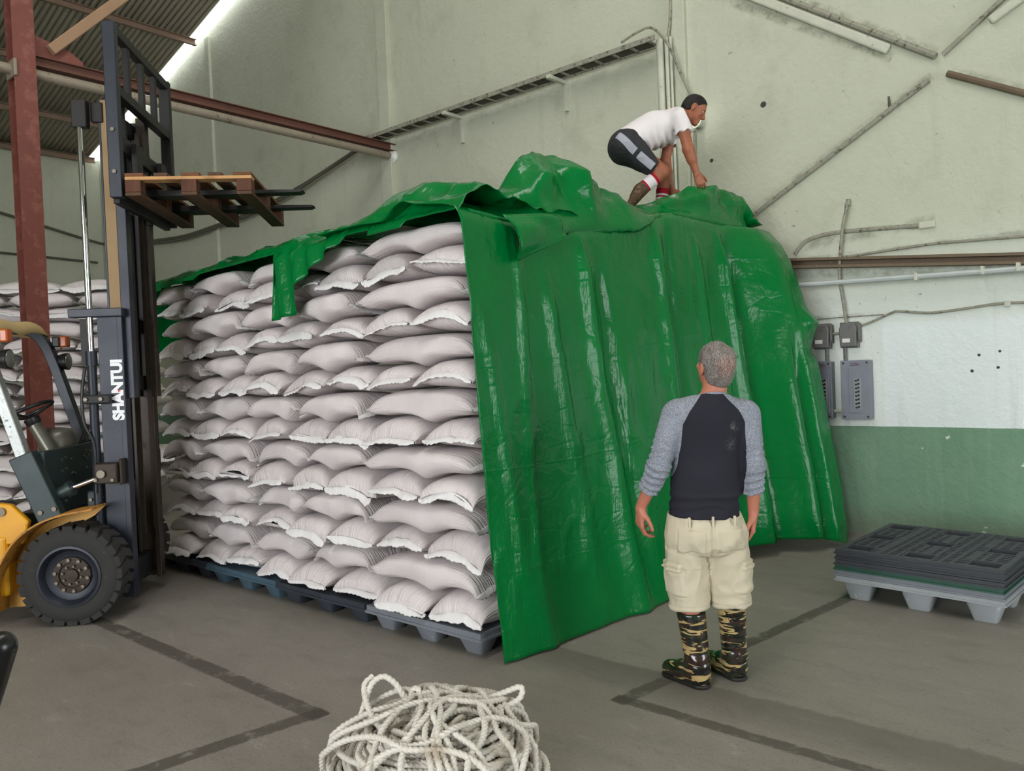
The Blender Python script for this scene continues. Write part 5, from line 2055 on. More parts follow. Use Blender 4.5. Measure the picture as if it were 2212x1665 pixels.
# ------------------------------------------------------------------ the man looking up at the block
p1o = fw0 * 3.86 + rt0 * .915
TILT = 0
P1 = empty('person', (p1o.x, p1o.y, 0), YAW)
tag(P1, 'grey-haired man in raglan shirt, pale cargo shorts and camouflage boots, back to the camera', 'person')
nb = V3(.058, .0, 1.405)
hc = V3(.085, .012, 1.572)
Fw1, U1 = V3(-.30, .86, .38), V3(.06, -.32, .94)
LS, RS = V3(-.125, 0, 1.345), V3(.232, .0, 1.335)
LE, RE = V3(-.222, -.045, 1.09), V3(.238, -.05, 1.085)
LW, RW = V3(-.302, .03, .885), V3(.246, -.005, .845)
LH, RH = V3(-.075, .0, .80), V3(.098, .0, .80)
LK, RK = V3(-.080, .03, .44), V3(.135, .05, .44)
LA, RA = V3(-.055, -.005, .09), V3(.150, .075, .09)
B1 = Field((-.42, -.24, .02), (.38, .30, 1.72), .005)
yx = (0, 1, 0)
B1.cap((.045, .0, 1.28), (.02, .0, 1.0), .155, .14, k=.04, sq=(yx, .68))
B1.cap((.02, .0, 1.0), (.008, .0, .84), .14, .155, k=.05, sq=(yx, .74))
B1.cap(LS + V3(.03, 0, 0), RS - V3(.03, 0, 0), .062, .062, k=.05)
B1.cap(nb - V3(0, .01, .05), hc - unit(U1) * .06 - unit(Fw1) * .02, .062, .058, k=.035)
hP1, hM1 = head(B1, hc, Fw1, U1)
for (S_, E_, W_, tsd, fdir, nrm) in ((LS, LE, LW, 1, V3(-.06, .10, -1), V3(1, .25, 0)), (RS, RE, RW, -1, V3(-.06, .06, -1), V3(-1, .25, 0))):
    B1.cap(S_, E_, .052, .041, k=.03)
    B1.cap(E_, W_, .041, .026, k=.02)
    m_ = E_ * .65 + W_ * .35
    B1.cap(E_, m_, .040, .040, k=.02)
    hand(B1, W_, fdir, nrm, tsd, curl=(.45, .6, .4))
for (H_, K_, A_) in ((LH, LK, LA), (RH, RK, RA)):
    B1.cap(H_, K_, .085, .056, k=.03)
    B1.cap(K_, A_, .050, .034, k=.02)
    B1.cap(K_ * .7 + A_ * .3 - V3(0, .004, 0), K_ * .45 + A_ * .55, .046, .040, k=.02)
vs, fs = B1.mesh()
vs = laplace(vs, fs, 1, .4)
skin_obj('body', vs, fs, SKIN1, P1)
eyes(hP1, hM1, P1)
# hair: a cap over the skull, cropped below the ears, tufted
H1 = Field(hc - .16, hc + .16, .004)
H1.ell(hP1(0, -.012, .036), V3(.084, .104, .092), hM1, k=0)
H1.ell(hP1(0, -.052, -.026), V3(.070, .062, .070), hM1, k=.03)
H1.plane(hP1(0, .058, .035), hM1[1] * .9 - hM1[2] * .25)
H1.plane(hP1(0, -.03, -.078), -hM1[2] * .9 + hM1[1] * .35)
for sx in (-1, 1):
    H1.ell(hP1(.085 * sx, .004, -.012), V3(.028, .030, .042), hM1, k=.004, op='sub')
vs, fs = H1.mesh()
nn = vnormals(vs, fs)
tuft = vnoise(vs * V3(150, 150, 60) + vnoise(vs * 30, 71)[:, None] * 2, 72) * .0022 + vnoise(vs * 45, 73) * .0022
vs = vs + nn * tuft[:, None] + V3(.002, 0, .004) * np.clip(tuft / .004, 0, 1)[:, None]


def hair_mat(name, base, alt, bald=None):
    t = NT(name)
    v = t.coord('Object')
    s_ = t.noise(t.coord('Object', scale=(330, 330, 80)), 1.0, 4, .6, .3)
    col = t.mix(t.ramp(s_, .35, .65), lin(base), lin(alt))
    big = t.noise(v, 18, 3)
    col = t.mix(t.math('MULTIPLY', t.ramp(big, .45, .7), .6), col, lin(base))
    if bald:
        d = t.n('ShaderNodeVectorMath', operation='DISTANCE')
        t.put(d.inputs[0], v)
        d.inputs[1].default_value = bald[:3]
        f = t.math('SUBTRACT', 1.0, t.ramp(d.outputs['Value'], bald[3] * .3, bald[3]))
        col = t.mix(t.math('MULTIPLY', t.math('MULTIPLY', f, .55), t.ramp(s_, .4, .6)), col, lin((190, 136, 116)))
    return t.out(col, .55, 0, t.bump(s_, .5, .004), Specular_IOR_Level=.3)


bc = hP1(-.004, -.105, .045)
skin_obj('hair', vs, fs, hair_mat('grey_hair', (82, 74, 69), (156, 148, 142), (*map(float, bc), .07)), P1)['label'] = 'short tousled grey hair'

# raglan shirt
S1 = Field((-.40, -.26, .76), (.36, .26, 1.46), .005)
S1.cap((.048, .0, 1.285), (.022, .0, 1.02), .168, .158, k=.04, sq=(yx, .70))
S1.cap((.022, -.005, 1.02), (.004, -.005, .84), .158, .178, k=.05, sq=(yx, .78))
S1.cap(LS + V3(.03, 0, .0), RS - V3(.03, 0, .0), .070, .070, k=.06)
S1.cap(nb - V3(0, 0, .04), nb + V3(.004, 0, .012), .078, .068, k=.04)
cuts = []
for (S_, E_, W_) in ((LS, LE, LW), (RS, RE, RW)):
    ce = E_ * .42 + W_ * .58
    S1.cap(S_, E_, .066, .057, k=.025)
    S1.cap(E_, ce + (ce - E_) * .25, .057, .049, k=.02)
    cuts.append((ce, unit(W_ - E_)))
S1.plane((0, 0, .845), V3(-.06, 0, -1), (-.20, -.26, .76), (.21, .26, .9))
S1.plane(cuts[0][0], cuts[0][1], cuts[0][0] - .10, cuts[0][0] + .10)
S1.plane(cuts[1][0], cuts[1][1], cuts[1][0] - V3(.075, .1, .1), cuts[1][0] + .10)
S1.cap(nb + V3(.002, .03, .0), nb + V3(.01, .05, .12), .06, .075, k=.006, op='sub')
S1.plane(nb + V3(0, 0, .022), V3(0, .25, 1))
vs, fs = S1.mesh()
vs = laplace(vs, fs, 1, .4)
nn = vnormals(vs, fs)


def seg_t(p, a, b):
    ab = b - a
    t = ((p - a) @ ab) / (ab @ ab)
    tc = np.clip(t, 0, 1)
    return t, np.linalg.norm(p - a - tc[:, None] * ab, axis=1)


disp = .004 * vnoise(vs * V3(9, 9, 5), 81) + .0025 * vnoise(vs * 24, 82)
slv = np.zeros(len(vs), bool)
vs0 = vs.copy()
for i, (S_, E_, W_) in enumerate(((LS, LE, LW), (RS, RE, RW))):
    t1, d1 = seg_t(vs, S_, E_)
    t2, d2 = seg_t(vs, E_, W_)
    seam = np.interp(vs[:, 2], [1.14, 1.20, 1.30, 1.36, 1.44], [.150, .158, .150, .118, .066])
    side = (vs[:, 0] < .05) if i == 0 else (vs[:, 0] > .05)
    up_ = side & (np.abs(vs[:, 0] - .05) > seam) & (vs[:, 2] > 1.19)
    low = side & (vs[:, 2] <= 1.19) & (np.minimum(d1, d2) < .068) & ((np.abs(vs[:, 0] - .03) > .165) | (np.minimum(d1, d2) < .060))
    slv |= up_ | low
    al = np.where(t1 < 1, t1 * .26, .26 + t2 * .22)
    w = np.clip((al - .10) / .08, 0, 1) * (up_ | low)
    ph = al * 190 + 2.2 * vnoise(vs * 16, 83 + i) + 1.4 * np.arctan2(vs[:, 1] - E_[1], vs[:, 0] - E_[0])
    disp = disp + w * .0065 * (1 - 2 * np.abs(np.sin(ph * .5))) * (.6 + .6 * vnoise(vs * 11, 87))
# slack above the hem
w = np.clip(1 - np.abs(vs[:, 2] - .93) / .06, 0, 1) * ~slv
disp = disp + w * .006 * np.sin(vs[:, 2] * 120 + 3 * vnoise(vs * 8, 85))
vs = vs + nn * disp[:, None]
SHIRT = cloth_mat('charcoal_jersey', (34, 34, 42), (44, 44, 52), stain=((.150, -.115, 1.275, .045, .38), (.125, -.12, 1.20, .05, .2)))
SLEEVE = cloth_mat('heather_grey_jersey', (104, 109, 121), (122, 127, 138), heather=.5)
xl = .05 - np.interp(vs0[:, 2], [.80, 1.0, 1.1, 1.2, 1.30, 1.36, 1.44], [.29, .214, .178, .158, .150, .118, .05])
xr = .05 + np.interp(vs0[:, 2], [.80, 1.0, 1.1, 1.2, 1.30, 1.36, 1.44], [.138, .140, .146, .150, .148, .118, .05])
gs = np.maximum(xl - vs0[:, 0], vs0[:, 0] - xr)
(sv, sf), (bv, bf) = split_skin(vs, fs, gs)
sh = poly_obj('shirt', bv, bf, SHIRT, P1)
sh['label'] = 'charcoal body of a raglan shirt with dusty marks'
for i in (0, 1):
    ff = [f for f in sf if (sv[f[0], 0] < .05) == (i == 0)]
    poly_obj('sleeve', sv, ff, SLEEVE, P1)['label'] = 'heather grey raglan sleeve'
ring = [tuple(nb + V3(.004 + .068 * math.cos(a), .002 + .068 * math.sin(a), .020 - .017 * math.sin(a))) for a in np.linspace(0, 2 * math.pi, 33)]
MB().tube(ring, .009, 8, cap=False).build('collar', SLEEVE, P1, smooth=60)

# cargo shorts
C1 = Field((-.28, -.28, .34), (.30, .28, .90), .005)
C1.cap((-.048, .0, .80), (.055, .0, .80), .134, .134, k=.04, sq=(yx, .98))
C1.cap((-.06, -.045, .745), (.075, -.045, .745), .10, .10, k=.05)
for (H_, K_, sx) in ((LH, LK, -1), (RH, RK, 1)):
    kk = K_ + V3(.0, -.005, -.10)
    C1.cap(H_ + V3(.01 * sx, 0, -.05), kk - V3(0, 0, .06), .104, .095, k=.02, sq=(yx, 1.05))
C1.plane((0, 0, .388), V3(.02, 0, -1))
C1.plane((0, 0, .862), V3(0, 0, 1))
vs, fs = C1.mesh()
vs = laplace(vs, fs, 1, .4)
nn = vnormals(vs, fs)
d = .004 * vnoise(vs * V3(11, 11, 7), 91) + .0055 * (1 - 2 * np.abs(vnoise(vs * V3(14, 14, 20) + vnoise(vs * 8, 90)[:, None], 92)))
cx_ = np.where(vs[:, 0] < .03, -.08, .12)
d -= .003 * np.exp(-((vs[:, 2] - .408) / .004) ** 2)
# seat seam
d -= .010 * np.exp(-((vs[:, 0] - .012) / .010) ** 2) * (vs[:, 1] < 0) * (vs[:, 2] > .62)
d -= .005 * np.exp(-((vs[:, 2] - .645 - .25 * np.abs(vs[:, 0] - .012)) / .012) ** 2) * (vs[:, 1] < 0)
# sewn-on pockets: raised panels with stitched borders
def panel(u, v, u0, u1, v0, v1, hgt):
    e = np.minimum(np.minimum(u - u0, u1 - u), np.minimum(v - v0, v1 - v))
    return hgt * np.clip(e / .006, 0, 1) - .0035 * np.exp(-((e + .003) / .004) ** 2)


bk = np.clip(-nn[:, 1] * 3 - .3, 0, 1)
for (x0, x1) in ((-.150, -.022), (.046, .168)):
    d += bk * panel(vs[:, 0], vs[:, 2] + .10 * np.abs(vs[:, 0] - (x0 + x1) / 2), x0, x1, .690, .800, .005)
    d += bk * .003 * vnoise(vs * 22, 93) * (vs[:, 2] > .6)
for K_, sx in ((LK, -1), (RK, 1)):
    sd = np.clip(nn[:, 0] * sx * 2.2 - .1, 0, 1) * ((vs[:, 0] - .03) * sx > 0)
    for z0, z1, hh in ((.585, .625, .012), (.465, .60, .009)):
        d += sd * panel(vs[:, 1], vs[:, 2], -.085, .075, z0, z1, hh)
    d += sd * .004 * vnoise(vs * 30, 94) * (vs[:, 2] < .62)
vs = vs + nn * d[:, None]
KHAKI = cloth_mat('pale_khaki_cotton', (192, 181, 156), (208, 198, 176), weave=300, bump=.35)
so = skin_obj('cargo_shorts', vs, fs, KHAKI, P1)
for x in (-.10, .012, .115):
    MB().span((x - .006, -.148, .815), (x + .006, -.136, .862)).build('belt_loop', KHAKI, so, bevel=.002)



# camouflage rubber boots
CAMO = camo_mat()
SOLE = mat('dark_rubber_sole', (28, 27, 25), .6, 0, .2, 12, .3)
for nm, A_, K_, dr in (('boot', LA, LK, unit(V3(-.62, .78, 0))), ('boot', RA, RK, unit(V3(-.45, .89, 0)))):
    top = A_ + (K_ - A_) * .80
    top = np.array([top[0], top[1], .365 if A_ is LA else .385])
    G = Field(np.minimum(A_, top) - V3(.26, .12, .12), np.maximum(A_, top) + V3(.12, .28, .06), .005)
    an = np.array([A_[0], A_[1], .085])
    G.cap(an + V3(0, 0, .03), top + V3(0, 0, .03), .060, .073, k=.01)
    G.cap(an - dr * .012 - V3(0, 0, .03), an + V3(0, 0, .03), .050, .054, k=.03)
    toe = an + dr * .175
    toe[2] = .045
    mid = an + dr * .08
    mid[2] = .055
    G.cap(an - V3(0, 0, .03), mid, .050, .050, k=.04, sq=(np.cross(dr, V3(0, 0, 1)), .92))
    G.cap(mid, toe, .050, .040, k=.03, sq=(np.cross(dr, V3(0, 0, 1)), 1.12))
    G.plane((0, 0, .014), V3(0, 0, -1))
    G.plane(top, V3(0, 0, 1))
    G.cap(top - V3(0, 0, .05), top + V3(0, 0, .1), .060, .064, k=0, op='sub')
    vs, fs = G.mesh()
    vs = laplace(vs, fs, 1, .4)
    nn = vnormals(vs, fs)
    w = np.clip((.26 - vs[:, 2]) / .1, 0, 1) * np.clip((vs[:, 2] - .08) / .03, 0, 1)
    vs = vs + nn * (.0016 * w * np.sin(vs[:, 2] * 130 + 4 * vnoise(vs * 14, 95)))[:, None]
    bt = skin_obj('boot', vs, fs, CAMO, P1)
    bt['label'] = 'knee-high glossy camouflage rubber boot'
    s_ = Field(np.minimum(A_, toe) - .12, np.maximum(A_, toe) + .12, .005)
    s_.cap(V3(an[0], an[1], .012) - dr * .015, V3(toe[0], toe[1], .012) + dr * .004, .049, .041, k=0)
    s_.plane((0, 0, .020), V3(0, 0, 1))
    s_.plane((0, 0, .001), V3(0, 0, -1))
    vs, fs = s_.mesh()
    skin_obj('sole', vs, fs, SOLE, bt)

# ------------------------------------------------------------------ the man bending on top of the block
D2 = 6.6
KS = D2 / 6.3
p2o = fw0 * D2
P2 = empty('person', (p2o.x, p2o.y, 0), YAW)
tag(P2, 'man in white T-shirt and dark shorts bending on top of the sack block', 'person')


def Q(r, z, y=0.0):
    return V3(r * KS, y, 1.6 + (z - 1.6) * KS)


hc2 = Q(1.528, 3.592, -.02)
Fw2, U2 = V3(.83, -.16, -.53), V3(.52, -.02, .84)
nb2 = Q(1.42, 3.545, 0)
NS, FS = Q(1.385, 3.495, -.175), Q(1.385, 3.51, .175)
NE, FE = Q(1.432, 3.24, -.20), Q(1.33, 3.25, .20)
NW, FWr = Q(1.497, 3.055, -.17), Q(1.375, 3.02, .22)
HPc = Q(.985, 3.345, 0)
NH, FH = Q(.985, 3.32, -.09), Q(.99, 3.32, .09)
NK, FK = Q(1.235, 3.085, -.13), Q(1.31, 3.16, .13)
NA, FA = Q(1.065, 2.955, -.12), Q(1.265, 2.85, .12)
allp = np.stack([hc2, NS, FS, NE, FE, NW, FWr, HPc, NH, FH, NK, FK, NA, FA])
B2 = Field(allp.min(0) - V3(.2, .13, .22), allp.max(0) + V3(.2, .13, .2), .0055)
mid2 = Q(1.19, 3.47, 0)
pr2 = unit(np.cross(NS - FS, nb2 - HPc))
B2.cap(Q(1.36, 3.50), mid2, .145, .125, k=.04, sq=(pr2, .66))
B2.cap(mid2, HPc, .125, .14, k=.05, sq=(pr2, .8))
B2.cap(NS + V3(0, .03, 0), FS - V3(0, .03, 0), .058, .058, k=.05)
B2.cap(nb2, hc2 - unit(U2) * .055 - unit(Fw2) * .02, .058, .055, k=.035)
hP2, hM2 = head(B2, hc2, Fw2, U2)
for (S_, E_, W_, tsd, fd, nr) in ((NS, NE, NW, 1, V3(.42, .15, -.9), V3(-.2, .95, .1)), (FS, FE, FWr, -1, V3(.3, -.1, -.95), V3(-.1, -.95, 0))):
    B2.cap(S_, E_, .053, .043, k=.03)
    B2.cap(E_, E_ * .6 + W_ * .4, .043, .042, k=.02)
    B2.cap(E_, W_, .042, .027, k=.02)
    hand(B2, W_, fd, nr, tsd, curl=(.5, .7, .5), k=.007)
for (H_, K_, A_) in ((NH, NK, NA), (FH, FK, FA)):
    B2.cap(H_, K_, .085, .058, k=.03)
    B2.cap(K_, A_, .056, .038, k=.02)
    B2.cap(K_ * .72 + A_ * .28, K_ * .45 + A_ * .55, .057, .045, k=.02)
vs, fs = B2.mesh()
vs = laplace(vs, fs, 1, .4)
skin_obj('body', vs, fs, SKIN2, P2)
eyes(hP2, hM2, P2)
H2 = Field(hc2 - .16, hc2 + .16, .004)
H2.ell(hP2(0, -.010, .036), V3(.081, .102, .089), hM2, k=0)
H2.ell(hP2(0, -.05, -.012), V3(.068, .058, .06), hM2, k=.03)
H2.plane(hP2(0, .05, .05), hM2[1] * .72 - hM2[2] * .62)
for sx in (-1, 1):
    H2.ell(hP2(.085 * sx, .004, -.012), V3(.028, .034, .044), hM2, k=.004, op='sub')
vs, fs = H2.mesh()
nn = vnormals(vs, fs)
vs = vs + nn * (vnoise(vs * 120, 74) * .002)[:, None]
skin_obj('hair', vs, fs, hair_mat('black_hair', (16, 13, 12), (40, 34, 30)), P2)['label'] = 'cropped black hair'
# T-shirt
T2 = Field(allp.min(0) - V3(.2, .16, .2), allp.max(0) + V3(.2, .16, .2), .0055)
T2.cap(Q(1.36, 3.50), mid2, .158, .145, k=.04, sq=(pr2, .70))
T2.cap(mid2, HPc + (HPc - mid2) * .02, .145, .160, k=.05, sq=(pr2, .86))
T2.cap(Q(1.31, 3.43), Q(1.10, 3.37), .10, .10, k=.06, sq=(V3(0, 1, 0), 1.3))
T2.cap(NS + V3(0, .03, 0), FS - V3(0, .03, 0), .068, .068, k=.06)
for (S_, E_) in ((NS, NE), (FS, FE)):
    T2.cap(S_, S_ + (E_ - S_) * .75, .069, .072, k=.03)
    c_ = S_ + (E_ - S_) * .50
    T2.plane(c_, E_ - S_, c_ - V3(.13, .10, .16), c_ + V3(.13, .10, .10))
T2.cap(nb2 - (hc2 - nb2) * .1, hc2, .062, .075, k=.004, op='sub')
T2.plane(nb2 + unit(hc2 - nb2) * .02, hc2 - nb2)
wst = HPc + (mid2 - HPc) * .22
T2.plane(wst, (HPc - mid2) + V3(0, 0, -.08), wst - V3(.45, .3, .45), wst + V3(.17, .3, .30))
vs, fs = T2.mesh()
vs = laplace(vs, fs, 1, .4)
nn = vnormals(vs, fs)
axd = unit(HPc - nb2)
al = (vs - nb2) @ axd
d = .005 * vnoise(vs * 10, 101) + .010 * np.clip(-nn[:, 2], 0, 1) * np.sin(al * 95 + 3 * vnoise(vs * 9, 102))
vs = vs + nn * d[:, None]
skin_obj('t_shirt', vs, fs, cloth_mat('white_cotton', (222, 214, 214), (236, 230, 230)), P2)
# shorts
R2_ = Field(allp.min(0) - V3(.2, .16, .2), allp.max(0) + V3(.2, .16, .2), .0055)
R2_.cap(HPc + (mid2 - HPc) * .26, HPc, .140, .150, k=.03, sq=(pr2, .86))
R2_.cap(NH - V3(.03, 0, 0), FH - V3(.03, 0, 0), .11, .11, k=.04)
for (H_, K_) in ((NH, NK), (FH, FK)):
    R2_.cap(H_, H_ + (K_ - H_) * .98, .115, .088, k=.03)
    c_ = H_ + (K_ - H_) * .83
    R2_.plane(c_, K_ - H_, c_ - V3(.17, .115, .2), c_ + V3(.22, .115, .15))
cw = HPc + (mid2 - HPc) * .36
R2_.plane(cw, mid2 - HPc, cw - .3, cw + .3)
vs, fs = R2_.mesh()
vs = laplace(vs, fs, 1, .4)
nn = vnormals(vs, fs)
vs = vs + nn * (.005 * vnoise(vs * 13, 105) + .003 * (1 - 2 * np.abs(vnoise(vs * 24, 106))))[:, None]
BLK = cloth_mat('black_polyester', (42, 42, 44), (56, 56, 58), rough=.7)
sho = skin_obj('shorts', vs, fs, BLK, P2)
# grey side flashes follow the near thigh
GR = cloth_mat('grey_side_flash', (150, 150, 160), (176, 176, 186))
dn = unit(NK - NH)
nvx = vnormals(vs, fs)
alv = (vs - NH) @ dn
acv = (vs - NH) @ unit(np.cross(V3(0, 1, 0), dn)) - .035 + .10 * np.clip(.06 - alv, 0, 1)
for (a0, a1, w) in ((-.10, .10, .030), (.135, .29, .030)):
    gf = np.minimum(np.minimum(alv - a0, a1 - alv), w - np.abs(acv))
    gf = np.minimum(gf, (-.3 - nvx[:, 1]) * .1)
    (fv, ff), _ = split_skin(vs + nvx * .002, fs, gf)
    near = [f for f in ff if fv[f[0], 1] < NH[1] + .02]
    poly_obj('side_flash', fv, near, GR, sho)['label'] = 'grey flash on the side of the dark shorts'
# socks and boots
RS_ = cloth_mat('red_sock', (160, 24, 40), (182, 34, 50))
WS_ = cloth_mat('white_sock_band', (226, 216, 220), (238, 230, 232))
BB = mat('muddy_brown_boot', (84, 62, 44), .75, 0, .3, 14, .3, 60, wear=(122, 96, 70), wear_amt=.5)


def tube_obj(name, a, b, ra, rb, m_, parent):
    return MB().tube([a, (a + b) / 2, b], [ra, (ra + rb) / 2, rb], 24).build(name, m_, parent, smooth=50)


for (K_, A_, pat, dr) in ((NK, NA, ((.30, .40, 0), (.40, .72, 1), (.72, .86, 0)), unit(V3(-.55, 0, -.75))), (FK, FA, ((.50, .64, 0), (.64, .69, 1), (.69, .73, 0), (.73, .78, 1), (.78, .95, 0)), unit(V3(.9, 0, -.2)))):
    sk = None
    for (a0, a1, w) in pat:
        a, b = K_ + (A_ - K_) * a0, K_ + (A_ - K_) * a1
        r0_, r1_ = (.064 - .014 * a0, .064 - .014 * a1)
        o = tube_obj('sock' if sk is None else 'sock_band', a, b, r0_, r1_, WS_ if w else RS_, P2 if sk is None else sk)
        sk = sk or o
    G = Field(A_ - V3(.3, .12, .3), A_ + V3(.3, .12, .15), .006)
    up_ = unit(K_ - A_)
    G.cap(A_ + up_ * .045, A_, .052, .05, k=.02)
    G.cap(A_, A_ + dr * .15, .05, .036, k=.03, sq=(V3(0, 1, 0), 1.1))
    G.cap(A_ - dr * .02 - up_ * .03, A_ - up_ * .02 + dr * .04, .042, .045, k=.02)
    G.plane(A_ + up_ * .055, up_)
    vs, fs = G.mesh()
    skin_obj('boot', laplace(vs, fs, 1, .4), fs, BB, P2)['label'] = 'muddy brown ankle boot'
# ================================================================== heap of rope
def rope_mat():
    t = NT('white_twisted_rope')
    v = t.coord('Object')
    n1 = t.noise(v, 7, 4)
    col = t.mix(n1, lin((226, 222, 214)), lin((206, 199, 185)))
    col = t.mix(t.math('MULTIPLY', t.ramp(t.noise(v, 5.5, 3, .6), .56, .72), .75), col, lin((160, 142, 118)))
    f = t.noise(v, 160, 3, .6)
    return t.out(col, .6, 0, t.bump(f, .4, .003), Specular_IOR_Level=.3)


RCX = fw0 * 3.02 + rt0 * (-.362)
rr = np.random.default_rng(21)
paths = []


def resample(P, step):
    P = np.array(P)
    seg = np.r_[0, np.cumsum(np.linalg.norm(np.diff(P, axis=0), axis=1))]
    n = max(4, int(seg[-1] / step))
    s = np.linspace(0, seg[-1], n)
    return np.stack([np.interp(s, seg, P[:, k]) for k in range(3)], -1)


def heap(r):
    return .31 * np.sqrt(np.clip(1 - (np.asarray(r) / .50) ** 2, 0.0, 1))


# long run of lying loops: wide ones below, tighter ones above
NL = 78
P = []
for i in range(NL):
    u = i / (NL - 1)
    r0_ = .432 - .19 * u ** 1.6 + rr.uniform(-.10, .02)
    c0 = rr.normal(0, .02 + .04 * u, 2)
    an = rr.uniform(0, math.pi)
    el = rr.uniform(.72, .95)
    tl = rr.normal(0, .06, 2)
    k = rr.uniform(0, 99, 3)
    z0 = heap(r0_) * rr.uniform(.55, 1.0) * (.25 + .75 * u) + .012
    th = np.linspace(0, 2 * math.pi, 70, endpoint=False) + rr.uniform(0, .5)
    ca, sa = np.cos(th), np.sin(th)
    w = 1 + .07 * vnoise(np.stack([ca * 1.4 + k[0], sa * 1.4 + k[1]], -1), 5)
    x, y = r0_ * ca * w, r0_ * el * sa * w
    X = x * math.cos(an) - y * math.sin(an) + c0[0]
    Y = (x * math.sin(an) + y * math.cos(an)) * .92 + c0[1]
    Z = z0 + tl[0] * x + tl[1] * y + .03 * vnoise(np.stack([ca * 2 + k[2], sa * 2 + k[0]], -1), 7)
    P.extend(np.stack([X, Y, Z], -1).tolist())
P = np.array(P)
ker = np.hanning(13)
ker /= ker.sum()
P = np.stack([np.convolve(np.pad(P[:, k], 6, mode='edge'), ker, mode='valid') for k in range(3)], -1)
paths.append(P)
# tighter loops that fill the middle
NL = 34
P = []
for i in range(NL):
    u = i / (NL - 1)
    r0_ = rr.uniform(.14, .36) * (1 - .35 * u)
    c0 = rr.normal(0, .02 + .04 * u, 2)
    an = rr.uniform(0, math.pi)
    el = rr.uniform(.72, .95)
    tl = rr.normal(0, .06, 2)
    k = rr.uniform(0, 99, 3)
    z0 = (heap(r0_) - .035) * (.2 + .8 * u) * rr.uniform(.8, 1.0) + .012
    th = np.linspace(0, 2 * math.pi, 70, endpoint=False) + rr.uniform(0, .5)
    ca, sa = np.cos(th), np.sin(th)
    w = 1 + .07 * vnoise(np.stack([ca * 1.4 + k[0], sa * 1.4 + k[1]], -1), 5)
    x, y = r0_ * ca * w, r0_ * el * sa * w
    X = x * math.cos(an) - y * math.sin(an) + c0[0]
    Y = (x * math.sin(an) + y * math.cos(an)) * .92 + c0[1]
    Z = z0 + tl[0] * x + tl[1] * y + .03 * vnoise(np.stack([ca * 2 + k[2], sa * 2 + k[0]], -1), 7)
    P.extend(np.stack([X, Y, Z], -1).tolist())
P = np.array(P)
ker = np.hanning(13)
ker /= ker.sum()
P = np.stack([np.convolve(np.pad(P[:, k], 6, mode='edge'), ker, mode='valid') for k in range(3)], -1)
paths.append(P)
# strands thrown over the heap
for i in range(16):
    a = rr.uniform(0, 2 * math.pi)
    off = rr.uniform(-.22, .22)
    t = np.linspace(-1, 1, 24)
    L = math.sqrt(.46 ** 2 - off ** 2)
    bend = rr.uniform(-.10, .10)
    x = t * L
    y = off + bend * (1 - t ** 2) + .02 * np.sin(t * 7 + i)
    X, Y = x * math.cos(a) - y * math.sin(a), x * math.sin(a) + y * math.cos(a)
    L2 = np.clip((np.abs(t) - .82) / .18, 0, 1)
    X, Y = X * (1 - .16 * L2 ** 2), Y * (1 - .16 * L2 ** 2)
    Z = heap(np.hypot(x, y)) * (1 - .5 * L2) + .018 * (1 - L2) + .018 * vnoise(np.stack([X * 9 + i, Y * 9], -1), 9)
    paths.append(np.stack([X, Y, Z], -1))
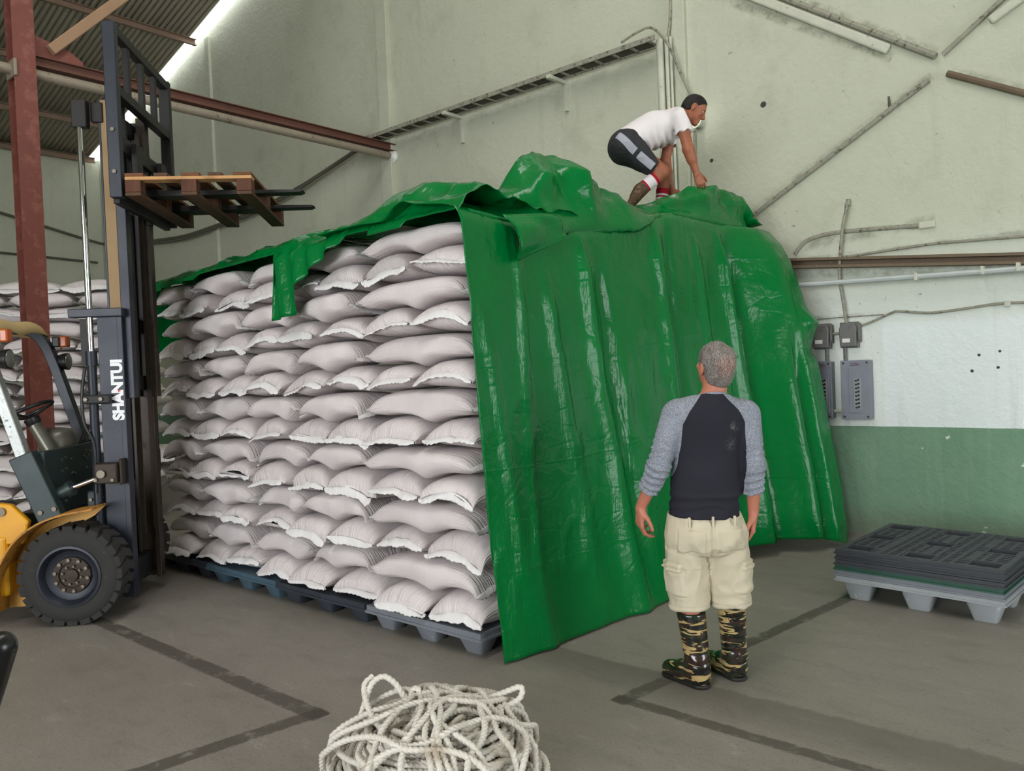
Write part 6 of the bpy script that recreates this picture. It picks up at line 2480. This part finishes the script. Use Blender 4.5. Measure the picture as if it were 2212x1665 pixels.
# raised loops (x right, y away)
for pts in ([(-.30, -.02, .20), (-.27, .05, .30), (-.245, .10, .365), (-.20, .12, .385), (-.15, .10, .36), (-.10, .08, .30), (0, .05, .27)],
            [(-.245, .13, .385), (-.275, .10, .36), (-.25, .02, .31), (-.19, -.08, .275), (-.10, -.15, .235), (.02, -.19, .215), (.15, -.17, .21), (.30, -.14, .17), (.40, -.08, .08)],
            [(-.38, 0, .08), (-.33, .06, .20), (-.25, .11, .28), (-.12, .12, .33), (-.04, .10, .29), (.04, .05, .29)],
            [(.02, .02, .28), (.12, .07, .285), (.22, .10, .29), (.31, .11, .315), (.345, .11, .325), (.355, .10, .31), (.33, .08, .28), (.24, .05, .26), (.10, .02, .26)],
            [(-.10, .10, .25), (-.085, .09, .33), (-.06, .08, .345), (-.045, .06, .30), (-.08, -.02, .25), (-.10, -.14, .22)],
            [(.06, .10, .24), (.02, .05, .30), (-.04, -.03, .29), (-.10, -.12, .25)],
            [(.20, .02, .26), (.12, .0, .29), (.05, -.06, .28), (.0, -.2, .22), (-.04, -.30, .15)]):
    paths.append(np.array(spline(pts, 8)))

vs_all, fs_all = [], []
base = 0
NS_ = 12
for P in paths:
    P = resample(P, .0075)
    P[:, 2] = np.maximum(P[:, 2], .0125)
    T = np.gradient(P, axis=0)
    T /= np.linalg.norm(T, axis=1)[:, None] + 1e-9
    n = len(P)
    Uv = np.zeros_like(P)
    u = np.cross(T[0], [0, 0, 1.0])
    u = u / (np.linalg.norm(u) + 1e-9)
    for i in range(n):
        u = u - T[i] * (u @ T[i])
        u /= np.linalg.norm(u) + 1e-9
        Uv[i] = u
    Wv = np.cross(T, Uv)
    s = np.arange(n) * .0075
    ph = np.linspace(0, 2 * math.pi, NS_, endpoint=False)
    tw = 2 * math.pi * s / .058
    A_ = ph[None, :] + tw[:, None]
    R = .0132 * (.74 + .26 * np.abs(np.cos(1.5 * ph))[None, :] ** .8) * np.ones((n, 1))
    V = P[:, None, :] + (Uv[:, None, :] * np.cos(A_)[..., None] + Wv[:, None, :] * np.sin(A_)[..., None]) * R[..., None]
    idx = np.arange(n * NS_).reshape(n, NS_) + base
    q = np.stack([idx[:-1], np.roll(idx[:-1], -1, 1), np.roll(idx[1:], -1, 1), idx[1:]], -1).reshape(-1, 4)
    vs_all.append(V.reshape(-1, 3))
    fs_all.append(q)
    base += n * NS_
vs_, fs_ = np.concatenate(vs_all), np.concatenate(fs_all)
rope = skin_obj('rope_heap', vs_, fs_, rope_mat(), None)
rope.location = (RCX.x, RCX.y, 0)
rope.rotation_euler = (0, 0, YAW)
tag(rope, 'heap of thick white twisted rope on the floor in front', 'rope')
